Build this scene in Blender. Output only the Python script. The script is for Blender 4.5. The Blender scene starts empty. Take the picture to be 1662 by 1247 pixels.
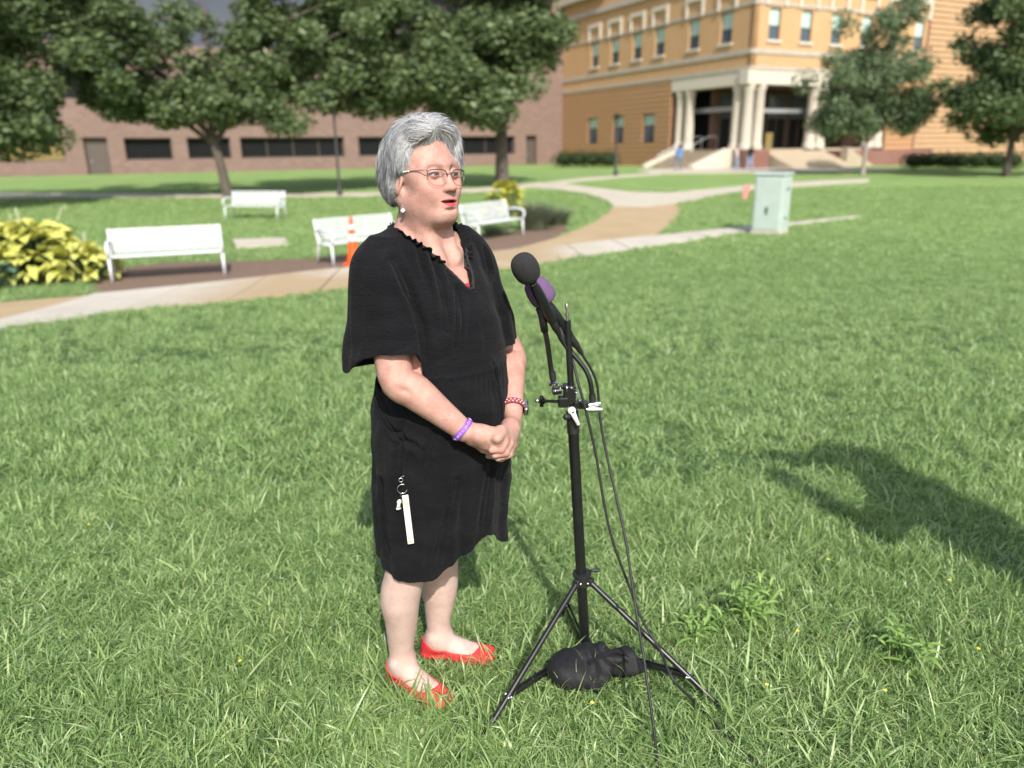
import bpy, bmesh, math, random
import numpy as np
from mathutils import Vector, Matrix, Euler
from mathutils.bvhtree import BVHTree

random.seed(7)
rng = np.random.default_rng(7)
R = math.radians
S = bpy.context.scene
COL = S.collection

# ------------------------------------------------------------------ camera
PW, PH = 1662.0, 1247.0
FPX = 1209.0                                   # focal length in photo pixels
PITCH, ROLL = R(17.58), R(0.7)
CAM = Vector((0, 0, 1.6))
fwd = Vector((0, math.cos(PITCH), -math.sin(PITCH)))
right0 = Vector((1, 0, 0))
up0 = right0.cross(fwd)
right = (right0 * math.cos(ROLL) - up0 * math.sin(ROLL)).normalized()
up = right.cross(fwd).normalized()
cam_data = bpy.data.cameras.new('camera')
cam = bpy.data.objects.new('camera', cam_data)
COL.objects.link(cam)
cam.matrix_world = Matrix((
    (right.x, up.x, -fwd.x, CAM.x),
    (right.y, up.y, -fwd.y, CAM.y),
    (right.z, up.z, -fwd.z, CAM.z),
    (0, 0, 0, 1)))
cam_data.sensor_width = 36
cam_data.lens = FPX / PW * 36
cam_data.clip_start = 0.05
cam_data.clip_end = 2000
cam_data.dof.use_dof = True
cam_data.dof.focus_distance = 1.98
cam_data.dof.aperture_fstop = 1.9
S.camera = cam

# ------------------------------------------------------------------ light
SUN_AZ, SUN_EL = R(13.0), R(43.0)              # sun behind the camera, to its right
to_sun = Vector((math.sin(SUN_AZ) * math.cos(SUN_EL), -math.cos(SUN_AZ) * math.cos(SUN_EL), math.sin(SUN_EL)))
world = bpy.data.worlds.new('World')
S.world = world
world.use_nodes = True
wn = world.node_tree
wn.nodes.clear()
sky = wn.nodes.new('ShaderNodeTexSky')
sky.sky_type = 'NISHITA'
sky.sun_disc = False
sky.sun_elevation = SUN_EL
sky.sun_rotation = math.pi - SUN_AZ
sky.air_density = 1.2
sky.dust_density = 2.5
bg = wn.nodes.new('ShaderNodeBackground')
bg.inputs['Strength'].default_value = 0.15
wo = wn.nodes.new('ShaderNodeOutputWorld')
wn.links.new(sky.outputs[0], bg.inputs[0])
wn.links.new(bg.outputs[0], wo.inputs[0])
sl = bpy.data.lights.new('sun', 'SUN')
sl.energy = 4.2
sl.angle = R(0.53)
sl.color = (1.0, 0.955, 0.89)
sun = bpy.data.objects.new('sun', sl)
COL.objects.link(sun)
sun.rotation_euler = (-to_sun).to_track_quat('-Z', 'Y').to_euler()
S.view_settings.view_transform = 'Standard'
S.view_settings.look = 'None'
S.view_settings.gamma = 1
S.view_settings.use_curve_mapping = False
S.view_settings.exposure = 0.6
S.render.engine = 'CYCLES'
S.cycles.max_bounces = 7
S.cycles.transparent_max_bounces = 12
S.cycles.use_denoising = True

# ------------------------------------------------------------------ placing helpers
def ray(px, py):
    return (fwd + right * ((px - PW / 2) / FPX) + up * ((PH / 2 - py) / FPX)).normalized()

def sst(a, b, t):
    t = np.clip((t - a) / (b - a), 0, 1)
    return t * t * (3 - 2 * t)

def terrain(y):
    return -0.55 * sst(2.6, 12.5, y) + 0.5 * sst(13.5, 52, y)

def spot(px, py):
    """ground point seen at this place of the photograph"""
    d = ray(px, py)
    t = 0.5
    while t < 400:
        p = CAM + d * t
        if p.z < float(terrain(p.y)):
            break
        t *= 1.01
    lo, hi = t / 1.01, t
    for _ in range(30):
        m = (lo + hi) / 2
        p = CAM + d * m
        if p.z < float(terrain(p.y)): hi = m
        else: lo = m
    return CAM + d * hi

def aty(px, py, y):
    d = ray(px, py)
    return CAM + d * (y / d.y)

def pix(p):
    v = Vector(p) - CAM
    z = v.dot(fwd)
    return (PW / 2 + FPX * v.dot(right) / z, PH / 2 - FPX * v.dot(up) / z)

# ------------------------------------------------------------------ object helpers
def tag(o, label=None, cat=None, group=None, kind=None):
    if label: o['label'] = label
    if cat: o['category'] = cat
    if group: o['group'] = group
    if kind: o['kind'] = kind
    return o

def empty(name, loc=(0, 0, 0), rz=0.0):
    o = bpy.data.objects.new(name, None)
    COL.objects.link(o)
    o.location = loc
    o.rotation_euler = (0, 0, rz)
    o.empty_display_size = 0.1
    return o

def link(name, me, parent=None, mat=None, smooth=False):
    if mat is not None and not me.materials:
        me.materials.append(mat)
    if smooth:
        me.polygons.foreach_set('use_smooth', [True] * len(me.polygons))
    o = bpy.data.objects.new(name, me)
    COL.objects.link(o)
    if parent is not None: o.parent = parent
    return o

def copy_tree(o, parent=None):
    c = o.copy()
    COL.objects.link(c)
    c.parent = parent
    for ch in [k for k in bpy.data.objects if k.parent == o]:
        copy_tree(ch, c)
    return c

def np_mesh(name, V, F, smooth=False):
    """V (n,3), F (m,k) with constant k"""
    V = np.asarray(V, np.float32); F = np.asarray(F, np.int32)
    me = bpy.data.meshes.new(name)
    me.vertices.add(len(V)); me.vertices.foreach_set('co', V.ravel())
    k = F.shape[1]
    me.loops.add(F.size); me.loops.foreach_set('vertex_index', F.ravel())
    me.polygons.add(len(F))
    me.polygons.foreach_set('loop_start', np.arange(0, F.size, k, dtype=np.int32))
    if smooth: me.polygons.foreach_set('use_smooth', np.ones(len(F), bool))
    me.update(calc_edges=True)
    return me

class MB:
    """collects simple shapes and links them as one mesh object"""
    def __init__(s):
        s.v = []; s.f = []
    def add(s, V, F):
        n = len(s.v)
        s.v += [tuple(p) for p in V]
        s.f += [tuple(i + n for i in f) for f in F]
    def box(s, c, d, rot=None, bev=0.0):
        x, y, z = d[0] / 2, d[1] / 2, d[2] / 2
        if bev > 0:
            b = min(bev, x * .9, y * .9, z * .9)
            P = []
            for (sx, sy, sz) in [(a, b_, c_) for a in (-1, 1) for b_ in (-1, 1) for c_ in (-1, 1)]:
                P += [Vector((sx * (x - b), sy * (y - b), sz * z)), Vector((sx * (x - b), sy * y, sz * (z - b))), Vector((sx * x, sy * (y - b), sz * (z - b)))]
            bm = bmesh.new()
            vs = [bm.verts.new(p) for p in P]
            bmesh.ops.convex_hull(bm, input=vs)
            bm.verts.index_update()
            V = [v.co.copy() for v in bm.verts]; F = [[v.index for v in f.verts] for f in bm.faces]
            bm.free()
        else:
            V = [Vector((a * x, b * y, cc * z)) for a in (-1, 1) for b in (-1, 1) for cc in (-1, 1)]
            F = [(0, 1, 3, 2), (4, 6, 7, 5), (0, 4, 5, 1), (2, 3, 7, 6), (0, 2, 6, 4), (1, 5, 7, 3)]
        if rot is not None: V = [rot @ v for v in V]
        c = Vector(c)
        s.add([v + c for v in V], F)
        return s
    def bar(s, a, b, w, h, bev=0.0, upv=(0, 0, 1)):
        a = Vector(a); b = Vector(b)
        d = (b - a); L = d.length; d.normalize()
        u = Vector(upv)
        if abs(d.dot(u)) > .98: u = Vector((0, 1, 0))
        sx = d.cross(u).normalized(); uz = sx.cross(d).normalized()
        M = Matrix((sx, d, uz)).transposed()
        return s.box((a + b) / 2, (w, L, h), M, bev)
    def tube(s, pts, rad, n=10, cap=True, close=False):
        pts = [Vector(p) for p in pts]
        m = len(pts)
        rr = rad if hasattr(rad, '__len__') else [rad] * m
        V = []; F = []
        prev = None
        for i, p in enumerate(pts):
            if close: t = pts[(i + 1) % m] - pts[i - 1]
            else: t = pts[min(i + 1, m - 1)] - pts[max(i - 1, 0)]
            if t.length < 1e-9: t = Vector((0, 0, 1))
            t.normalize()
            if prev is None:
                q = Vector((0, 0, 1)) if abs(t.z) < .9 else Vector((1, 0, 0))
                nx = t.cross(q).normalized()
            else:
                nx = (prev - t * prev.dot(t))
                nx = nx.normalized() if nx.length > 1e-6 else t.cross(Vector((0, 0, 1))).normalized()
            prev = nx
            ny = t.cross(nx)
            for k in range(n):
                a = 2 * math.pi * k / n
                V.append(p + (nx * math.cos(a) + ny * math.sin(a)) * rr[i])
        rng_ = range(m if close else m - 1)
        for i in rng_:
            j = (i + 1) % m
            for k in range(n):
                k2 = (k + 1) % n
                F.append((i * n + k, i * n + k2, j * n + k2, j * n + k))
        if cap and not close:
            F.append(tuple(range(n - 1, -1, -1)))
            F.append(tuple((m - 1) * n + k for k in range(n)))
        s.add(V, F)
        return s
    def lathe(s, prof, n=24, M=None):
        """prof: list of (r,z)"""
        V = []; F = []
        for (r, z) in prof:
            for k in range(n):
                a = 2 * math.pi * k / n
                v = Vector((max(r, 1e-5) * math.cos(a), max(r, 1e-5) * math.sin(a), z))
                V.append(M @ v if M is not None else v)
        for i in range(len(prof) - 1):
            for k in range(n):
                k2 = (k + 1) % n
                F.append((i * n + k, i * n + k2, (i + 1) * n + k2, (i + 1) * n + k))
        F.append(tuple(range(n - 1, -1, -1)))
        F.append(tuple((len(prof) - 1) * n + k for k in range(n)))
        s.add(V, F)
        return s
    def ball(s, c, r, n=10, sc=(1, 1, 1)):
        V = []; F = []
        c = Vector(c)
        m = max(4, n // 2)
        for i in range(m + 1):
            th = math.pi * i / m
            for k in range(n):
                a = 2 * math.pi * k / n
                q = Vector((math.sin(th) * math.cos(a) * sc[0], math.sin(th) * math.sin(a) * sc[1], math.cos(th) * sc[2])) * r
                if i in (0, m): q = Vector((1e-5 * math.cos(a), 1e-5 * math.sin(a), math.cos(th) * sc[2] * r))
                V.append(c + q)
        for i in range(m):
            for k in range(n):
                k2 = (k + 1) % n
                F.append((i * n + k, (i + 1) * n + k, (i + 1) * n + k2, i * n + k2))
        s.add(V, F)
        return s
    def quad(s, a, b, c, d):
        s.add([a, b, c, d], [(0, 1, 2, 3)])
        return s
    def mesh(s, name):
        me = bpy.data.meshes.new(name)
        me.from_pydata([tuple(v) for v in s.v], [], s.f)
        me.update()
        return me
    def build(s, name, mat, parent=None, smooth=False, angle=None):
        me = s.mesh(name)
        o = link(name, me, parent, mat, smooth)
        if angle is not None:
            me.polygons.foreach_set('use_smooth', [True] * len(me.polygons))
            try: me.set_sharp_from_angle(angle=R(angle))
            except Exception: pass
        return o

# ------------------------------------------------------------------ material helpers
def new_mat(name):
    m = bpy.data.materials.new(name)
    m.use_nodes = True
    nt = m.node_tree
    b = nt.nodes['Principled BSDF']
    return m, nt, b

def mix_rgb(nt, fac, a, b, typ='MIX'):
    n = nt.nodes.new('ShaderNodeMix'); n.data_type = 'RGBA'; n.blend_type = typ
    for sock, v in ((n.inputs[0], fac), (n.inputs[6], a), (n.inputs[7], b)):
        if hasattr(v, 'is_output'): nt.links.new(v, sock)
        elif isinstance(v, (tuple, list)): sock.default_value = (*v[:3], 1)
        else: sock.default_value = v
    return n.outputs[2]

def noise(nt, scale, detail=3, rough=.55, coord='Object', stretch=(1, 1, 1), dist=0.0):
    tc = nt.nodes.new('ShaderNodeTexCoord')
    mp = nt.nodes.new('ShaderNodeMapping'); mp.inputs['Scale'].default_value = stretch
    n = nt.nodes.new('ShaderNodeTexNoise')
    n.inputs['Scale'].default_value = scale; n.inputs['Detail'].default_value = detail
    n.inputs['Roughness'].default_value = rough; n.inputs['Distortion'].default_value = dist
    if coord == 'World':
        g = nt.nodes.new('ShaderNodeNewGeometry'); nt.links.new(g.outputs['Position'], mp.inputs[0])
    else:
        nt.links.new(tc.outputs[coord], mp.inputs[0])
    nt.links.new(mp.outputs[0], n.inputs[0])
    return n.outputs[0]

def ramp(nt, src, lo, hi):
    n = nt.nodes.new('ShaderNodeMapRange')
    n.inputs[1].default_value = lo; n.inputs[2].default_value = hi
    nt.links.new(src, n.inputs[0])
    return n.outputs[0]

def bump(nt, b, src, strength, dist):
    n = nt.nodes.new('ShaderNodeBump')
    n.inputs['Strength'].default_value = strength; n.inputs['Distance'].default_value = dist
    nt.links.new(src, n.inputs['Height'])
    if b.inputs['Normal'].links:
        nt.links.new(b.inputs['Normal'].links[0].from_socket, n.inputs['Normal'])
    nt.links.new(n.outputs[0], b.inputs['Normal'])

def simple(name, col, rough=.6, col2=None, ns=6, metal=0.0, bmp=0.0, bscale=80, bd=.002, coord='Object', stretch=(1, 1, 1), spec=None):
    m, nt, b = new_mat(name)
    b.inputs['Roughness'].default_value = rough
    b.inputs['Metallic'].default_value = metal
    if spec is not None: b.inputs['Specular IOR Level'].default_value = spec
    if col2 is None: col2 = tuple(c * .82 for c in col)
    f = ramp(nt, noise(nt, ns, 4, coord=coord, stretch=stretch), .3, .7)
    nt.links.new(mix_rgb(nt, f, col, col2), b.inputs['Base Color'])
    if bmp > 0:
        bump(nt, b, noise(nt, bscale, 3, coord=coord, stretch=stretch), bmp, bd)
    return m

M = {}
M['white_paint'] = simple('white_paint', (.56, .58, .59), .5, (.52, .54, .55))
M['black_metal'] = simple('black_metal', (.006, .006, .007), .36, (.010, .010, .011), 30)
M['black_rubber'] = simple('black_rubber', (.011, .011, .011), .6)
M['chrome'] = simple('chrome', (.75, .75, .76), .25, (.6, .6, .62), 20, metal=1.0)
M['dark_metal'] = simple('dark_metal', (.03, .032, .03), .5)
M['foam_black'] = simple('foam_black', (.010, .010, .010), .95, (.022, .022, .022), 300, bmp=1.0, bscale=600, bd=.003)
M['foam_purple'] = simple('foam_purple', (.125, .07, .15), .9, (.095, .05, .12), 300, bmp=.6, bscale=500, bd=.002)
M['nylon'] = simple('nylon', (.007, .007, .008), .7, (.012, .012, .014), 20, bmp=.6, bscale=60, bd=.006, spec=.3)
# ------------------------------------------------------------------ lawn and paths
def ground_mesh():
    ys = list(np.arange(-8, 62, .25)) + [64, 70, 80, 100, 130, 180, 260, 400, 700, 1200]
    xs = [-900, -300, -100, -50, -20, 0, 20, 50, 100, 300, 900]
    V = [(x, y, float(terrain(y))) for y in ys for x in xs]
    n = len(xs)
    F = [(j * n + i, j * n + i + 1, (j + 1) * n + i + 1, (j + 1) * n + i) for j in range(len(ys) - 1) for i in range(n - 1)]
    return np_mesh('lawn', V, F, True)

m, nt, b = new_mat('lawn_turf')
b.inputs['Roughness'].default_value = .95
b.inputs['Specular IOR Level'].default_value = .15
c1 = mix_rgb(nt, ramp(nt, noise(nt, .35, 5, coord='World', stretch=(1, .6, 1)), .35, .65), (.19, .29, .09), (.255, .375, .13))
c2 = mix_rgb(nt, ramp(nt, noise(nt, 2.6, 5, coord='World'), .42, .8), c1, (.27, .35, .15))
c3 = mix_rgb(nt, ramp(nt, noise(nt, 60, 4, coord='World'), .35, .75), c2, (.12, .20, .05))
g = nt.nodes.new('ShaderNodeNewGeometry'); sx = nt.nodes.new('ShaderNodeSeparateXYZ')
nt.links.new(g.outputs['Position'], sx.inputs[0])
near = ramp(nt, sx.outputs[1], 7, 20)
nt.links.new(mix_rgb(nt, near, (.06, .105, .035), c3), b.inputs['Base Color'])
bump(nt, b, noise(nt, 45, 4, coord='World'), .8, .05)
M['turf'] = m
lawn = link('lawn', ground_mesh(), None, M['turf'])
tag(lawn, kind='structure')

def concrete(name, col, col2, dirt=None, rng_x=None):
    m, nt, b = new_mat(name)
    b.inputs['Roughness'].default_value = .9
    c = mix_rgb(nt, ramp(nt, noise(nt, 1.1, 5, coord='World'), .35, .7), col, col2)
    c = mix_rgb(nt, ramp(nt, noise(nt, 60, 3, coord='World'), .45, .8), c, tuple(x * .75 for x in col))
    if dirt:
        g = nt.nodes.new('ShaderNodeNewGeometry'); sx = nt.nodes.new('ShaderNodeSeparateXYZ')
        nt.links.new(g.outputs['Position'], sx.inputs[0])
        a = nt.nodes.new('ShaderNodeMath'); a.operation = 'MULTIPLY'
        nt.links.new(ramp(nt, sx.outputs[0], rng_x[0], rng_x[1]), a.inputs[0])
        nt.links.new(ramp(nt, sx.outputs[0], rng_x[3], rng_x[2]), a.inputs[1])
        n2 = nt.nodes.new('ShaderNodeMath'); n2.operation = 'MULTIPLY'
        nt.links.new(a.outputs[0], n2.inputs[0])
        nt.links.new(ramp(nt, noise(nt, .9, 5, coord='World'), .25, .5), n2.inputs[1])
        c = mix_rgb(nt, n2.outputs[0], c, dirt)
    nt.links.new(c, b.inputs['Base Color'])
    bump(nt, b, noise(nt, 90, 3, coord='World'), .3, .004)
    return m

M['walk'] = concrete('walk_concrete', (.46, .42, .35), (.38, .345, .285), (.32, .235, .135), (-5.6, -4.0, .5, 2.2))
M['walk_far'] = concrete('path_concrete', (.44, .40, .32), (.37, .33, .26))
M['sandy'] = simple('sandy_path', (.36, .27, .155), .95, (.30, .215, .115), 1.4, bmp=.4, bscale=40, bd=.01, coord='World')
M['mulch'] = simple('mulch_bark', (.22, .145, .10), .95, (.10, .062, .042), 30, bmp=1.0, bscale=45, bd=.03, coord='World')

POLYS = []          # world outlines kept free of grass
def draped(name, outline, off, mat, kind='structure', thick=.05, keep_free=True):
    """a thin slab with this outline that follows the ground"""
    if keep_free: POLYS.append([(p[0], p[1]) for p in outline])
    bm = bmesh.new()
    vs = [bm.verts.new((p[0], p[1], 0)) for p in outline]
    f = bm.faces.new(vs)
    if f.normal.z < 0: f.normal_flip()
    bm.normal_update()
    if f.normal.z < 0: f.normal_flip()
    y0 = min(p[1] for p in outline); y1 = max(p[1] for p in outline)
    y = math.ceil(y0 / .5) * .5
    while y < y1:
        geom = bm.verts[:] + bm.edges[:] + bm.faces[:]
        bmesh.ops.bisect_plane(bm, geom=geom, plane_co=(0, y, 0), plane_no=(0, 1, 0))
        y += .5
    edge = [e for e in bm.edges if len(e.link_faces) == 1]
    r = bmesh.ops.extrude_edge_only(bm, edges=edge)
    low = {v for v in r['geom'] if isinstance(v, bmesh.types.BMVert)}
    for v in bm.verts:
        v.co.z = float(terrain(v.co.y)) + off - (thick if v in low else 0)
    me = bpy.data.meshes.new(name)
    bm.to_mesh(me); bm.free()
    return me

def resample(pts, n):
    P = np.array([(p[0], p[1]) for p in pts])
    d = np.concatenate([[0], np.cumsum(np.linalg.norm(np.diff(P, axis=0), axis=1))])
    s = np.linspace(0, d[-1], n)
    return np.stack([np.interp(s, d, P[:, 0]), np.interp(s, d, P[:, 1])], 1), d[-1]

def px_line(pts): return [spot(*p) for p in pts]

# the near concrete walk, slab by slab
lo_px = [(-160, 557), (0, 529), (200, 505), (425, 485), (580, 467), (800, 440), (900, 424), (1000, 409), (1100, 395), (1230, 374.5), (1330, 361), (1400, 352.6)]
hi_px = [(-160, 508), (0, 491), (173, 477), (289, 466), (420, 452), (560, 436), (780, 412), (880, 402), (1000, 390), (1100, 380), (1230, 367.5), (1330, 358), (1400, 351)]
lo_w = px_line(lo_px); hi_w = px_line(hi_px)
LO, L1 = resample(lo_w, 200); HI, L2 = resample(hi_w, 200)
walk = link('sidewalk', draped('walk_bed', [*LO[::10], LO[-1], *HI[::-10]], .004, None, thick=.02), None, M['sandy'])
tag(walk, kind='structure')
# match both edges by x so that the joints cross the walk squarely
nsl = int(L1 / 1.5)
xs = np.linspace(LO[0, 0], LO[-1, 0], nsl * 1 + 1)
ylo = np.interp(xs, LO[:, 0], LO[:, 1]); yhi = np.interp(xs - .18, HI[:, 0], HI[:, 1])
for i in range(nsl):
    g_ = .010
    a = (xs[i] + g_, ylo[i]); b_ = (xs[i + 1] - g_, ylo[i + 1]); c = (xs[i + 1] - .18 - g_, yhi[i + 1]); d = (xs[i] - .18 + g_, yhi[i])
    link('concrete_slab', draped('concrete_slab', [a, b_, c, d], .026 + .004 * (i % 3), None, thick=.03, keep_free=False), walk, M['walk'])

sandy = px_line([(640, 436), (780, 414), (850, 402), (900, 388), (945, 371), (975, 355), (992, 341), (996, 333), (1100, 330), (1104, 342), (1098, 356), (1078, 373), (1055, 388), (960, 404), (850, 420), (700, 440)])
tag(link('sandy_path', draped('sandy_path', sandy, .018, None), None, M['sandy']), kind='structure')
pale = px_line([(872, 297), (915, 299), (960, 305), (1020, 312), (1080, 314), (1150, 308), (1230, 300), (1330, 294), (1410, 291), (1410, 296), (1330, 301), (1230, 308), (1160, 318), (1104, 330), (1050, 337), (996, 336), (985, 326), (950, 315), (905, 308), (862, 305)])
tag(link('curved_path', draped('curved_path', pale, .030, None), None, M['walk_far']), kind='structure')
back = px_line([(-150, 314), (150, 315), (400, 315), (600, 313), (780, 306), (872, 297.5), (862, 304.5), (790, 312), (600, 320), (400, 322), (150, 322), (-150, 321)])
tag(link('rear_path', draped('rear_path', back, .022, None), None, M['walk_far']), kind='structure')
link_ = px_line([(885, 297), (940, 290), (1000, 285.5), (1060, 281.5), (1075, 284), (1010, 288.5), (950, 294), (915, 298.5)])
tag(link('entrance_path', draped('entrance_path', link_, .024, None), None, M['walk_far']), kind='structure')
plaza = px_line([(1030, 277), (1090, 274), (1250, 273.5), (1480, 275), (1420, 279), (1300, 280), (1150, 282), (1060, 283)])
tag(link('plaza', draped('plaza', plaza, .035, None), None, M['walk_far']), kind='structure')
mulch = px_line([(150, 474), (160, 455), (200, 436), (260, 428), (420, 424), (500, 421), (580, 412), (660, 398), (780, 384), (850, 374), (912, 366), (925, 374), (880, 396), (780, 413), (560, 437), (289, 467), (173, 478)])
mulch_o = link('mulch_bed', draped('mulch_bed', mulch, .012, None), None, M['mulch'])
tag(mulch_o, kind='structure')
pad = px_line([(378, 391), (462, 388), (470, 398), (384, 404)])
tag(link('concrete_pad', draped('concrete_pad', pad, .04, None), None, M['walk_far']),
    'weathered concrete pad flush with the grass beyond the long white bench', 'concrete pad')
# ------------------------------------------------------------------ buildings
def brick_mat(name, c1, c2, mortar, sc=1.0, bw=.30, rh=.085):
    m, nt, b = new_mat(name)
    b.inputs['Roughness'].default_value = .9
    tc = nt.nodes.new('ShaderNodeTexCoord')
    # local x along the wall, z up
    sp = nt.nodes.new('ShaderNodeSeparateXYZ'); nt.links.new(tc.outputs['Object'], sp.inputs[0])
    cb = nt.nodes.new('ShaderNodeCombineXYZ')
    ad = nt.nodes.new('ShaderNodeMath'); ad.operation = 'ADD'
    nt.links.new(sp.outputs[0], ad.inputs[0]); nt.links.new(sp.outputs[1], ad.inputs[1])
    nt.links.new(ad.outputs[0], cb.inputs[0]); nt.links.new(sp.outputs[2], cb.inputs[1])
    br = nt.nodes.new('ShaderNodeTexBrick')
    br.inputs['Scale'].default_value = sc
    br.inputs['Brick Width'].default_value = bw; br.inputs['Row Height'].default_value = rh
    br.inputs['Mortar Size'].default_value = .008
    br.inputs['Color1'].default_value = (*c1, 1); br.inputs['Color2'].default_value = (*c2, 1); br.inputs['Mortar'].default_value = (*mortar, 1)
    nt.links.new(cb.outputs[0], br.inputs[0])
    c = mix_rgb(nt, ramp(nt, noise(nt, .6, 5), .3, .7), br.outputs[0], tuple(x * .85 for x in c1))
    nt.links.new(c, b.inputs['Base Color'])
    return m

M['pink_brick'] = brick_mat('pink_brick', (.205, .135, .112), (.145, .090, .074), (.25, .20, .175), 1.0, .62, .21)
M['dark_window'] = simple('dark_glass', (.008, .009, .010), .3, (.014, .015, .016), spec=.12)
M['blue_glass'] = simple('blue_glass', (.085, .095, .125), .3, (.06, .07, .09), .4, spec=.2)
M['teal_blind'] = simple('window_blind', (.42, .56, .50), .35, (.36, .50, .46), 2)
M['steel_glass'] = simple('lower_glass', (.07, .10, .12), .12, (.05, .07, .09), 2)
M['bronze'] = simple('bronze_metal', (.09, .07, .058), .5)
M['tan_brick'] = brick_mat('tan_brick', (.52, .315, .155), (.45, .26, .125), (.42, .30, .19))
M['orange_brick'] = brick_mat('orange_brick', (.46, .26, .125), (.40, .22, .105), (.34, .23, .14))
M['pale_brick'] = brick_mat('pale_brick', (.50, .315, .175), (.44, .27, .145), (.40, .29, .19))
M['joint'] = simple('recessed_brick', (.20, .10, .055), .95)
M['dark_brick'] = simple('shaded_brown_brick', (.13, .075, .05), .95)  # shade inside the entrance is put into this darkened brick colour
M['stone'] = simple('limestone', (.52, .47, .39), .85, (.50, .45, .37), 1.5)
M['grey_stone'] = simple('grey_limestone', (.42, .37, .31), .9, (.35, .31, .26), 1.5)
M['yellow'] = simple('yellow_panel', (.20, .15, .05), .8)
M['step'] = simple('step_stone', (.40, .33, .24), .9, (.35, .29, .21), 2)
M['handrail'] = simple('rail_steel', (.45, .46, .48), .35, metal=.6)
M['red_brick'] = brick_mat('red_brick_planter', (.22, .10, .075), (.18, .08, .06), (.25, .18, .15))

def wall_frame(P0, d, name, label, cat, z0=0.0):
    """an Empty whose local x runs along the wall and whose local -y faces outward"""
    rz = math.atan2(d[1], d[0])
    e = empty(name, (P0[0], P0[1], z0), rz)
    tag(e, label, cat)
    return e

def cut_wall(mb, x0, x1, z0, z1, y0, y1, holes):
    """solid wall of boxes round rectangular openings (x0,x1,z0,z1)"""
    zs = sorted({z0, z1, *[h[2] for h in holes if z0 < h[2] < z1], *[h[3] for h in holes if z0 < h[3] < z1]})
    for a, b_ in zip(zs, zs[1:]):
        cuts = sorted([(max(h[0], x0), min(h[1], x1)) for h in holes if h[2] < b_ - 1e-6 and h[3] > a + 1e-6 and h[1] > x0 and h[0] < x1])
        x = x0
        for (p, q) in cuts:
            if p > x: mb.box(((x + p) / 2, (y0 + y1) / 2, (a + b_) / 2), (p - x, y1 - y0, b_ - a))
            x = max(x, q)
        if x < x1: mb.box(((x + x1) / 2, (y0 + y1) / 2, (a + b_) / 2), (x1 - x, y1 - y0, b_ - a))
    return mb

def hit_line(px, py, P0, d):
    """where the sight line through a pixel column crosses a wall line; returns (distance along, height)"""
    r = ray(px, py)
    # CAM.xy + r.xy t = P0 + d s
    A = np.array([[r.x, -d[0]], [r.y, -d[1]]]); bb = np.array([P0[0] - CAM.x, P0[1] - CAM.y])
    t, s = np.linalg.solve(A, bb)
    return s, CAM.z + r.z * t

# corner of the orange building
cx_ = spot(1212, 276)
K = Vector((17.3, 57.4))
dA = Vector((-.446, .895)); dB = Vector((.895, .446))
def hB(py, px=1212): return hit_line(px, py, K, dB)[1]
zb = -.08
Z_LB = hB(136); Z_LT = hB(112); Z_STR = hB(82); Z_COLB = hB(243)
Z_WB, Z_WT = hit_line(1256, 65, K, dB)[1], hit_line(1256, 12, K, dB)[1]
Z_TOP = 17.5

ob = wall_frame(K, dB, 'academic_building', 'orange brick building with limestone columned entrance at the end of the path', 'building', zb)
def loc_b(p):                        # world xy -> building local
    v = Vector((p[0], p[1])) - K
    return Vector((v.dot(dB), v.dot(Vector((-dB.y, dB.x)))))
LA = 26.5                            # length of the left face
# in local axes: right face runs along +x at y=0 (outside is -y); left face runs along +y at x=0 (outside is -x)
pA = hit_line(1088, 200, K, dA)[0]   # portico ends on the left face
pB = hit_line(1330, 200, K, dB)[0]
pB2 = hit_line(1425, 200, K, dB)[0]
eB = hit_line(1500, 100, K, dB)[0]
T = .45
def sB(px, py=60): return hit_line(px, py, K, dB)[0]
def sA(px, py=60): return hit_line(px, py, K, dA)[0]
winB = []
for px in (1256, 1307.6, 1357, 1405, 1450, 1492):
    s = sB(px); winB.append((s - .55, s + .55, Z_WB, Z_WT))
winA = []
for px in (966, 998.6, 1034.7, 1071, 1126, 1178):
    s = sA(px); winA.append((s - .62, s + .62, Z_WB, Z_WT))
lowA = []
zl0 = hit_line(1008, 232, K, dA)[1]; zl1 = hit_line(1008, 189, K, dA)[1]
for px in (965, 1008, 1059):
    s = sA(px); lowA.append((s - .85, s + .85, zl0, zl1))
Zp = Z_LT - zb                       # top of the entrance beam
def zz(z): return z - zb
H = lambda L: [(a, b_, zz(c), zz(d)) for a, b_, c, d in L]
# upper walls
mb = MB(); cut_wall(mb, 0, eB, Zp, Z_TOP, 0, T, H(winB)); mb.build('wall', M['tan_brick'], ob)
mb = MB()
V = MB(); cut_wall(V, 0, LA, Zp, Z_TOP, -T, 0, H(winA))
rotA = Matrix.Rotation(math.pi / 2, 4, 'Z')
def toA(mb_):                         # turns a wall built along +x into the left face (outside towards -x)
    o = MB(); o.v = [(-v[1] * 1.0, v[0], v[2]) for v in mb_.v]; o.f = mb_.f
    return o
toA(V).build('wall', M['tan_brick'], ob)
# lower left face: alternating proud and recessed brick bands
V = MB(); cut_wall(V, pA, LA, 0, Zp, -T, -.03, H(lowA)); toA(V).build('wall', M['joint'], ob)
nb = int(Zp / .40)
V = MB()
for k in range(nb):
    z0_, z1_ = k * Zp / nb, (k + .80) * Zp / nb
    cut_wall(V, pA, LA, z0_, z1_, -.03, .05, H(lowA))
toA(V).build('brick_band', M['orange_brick'], ob)
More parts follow.
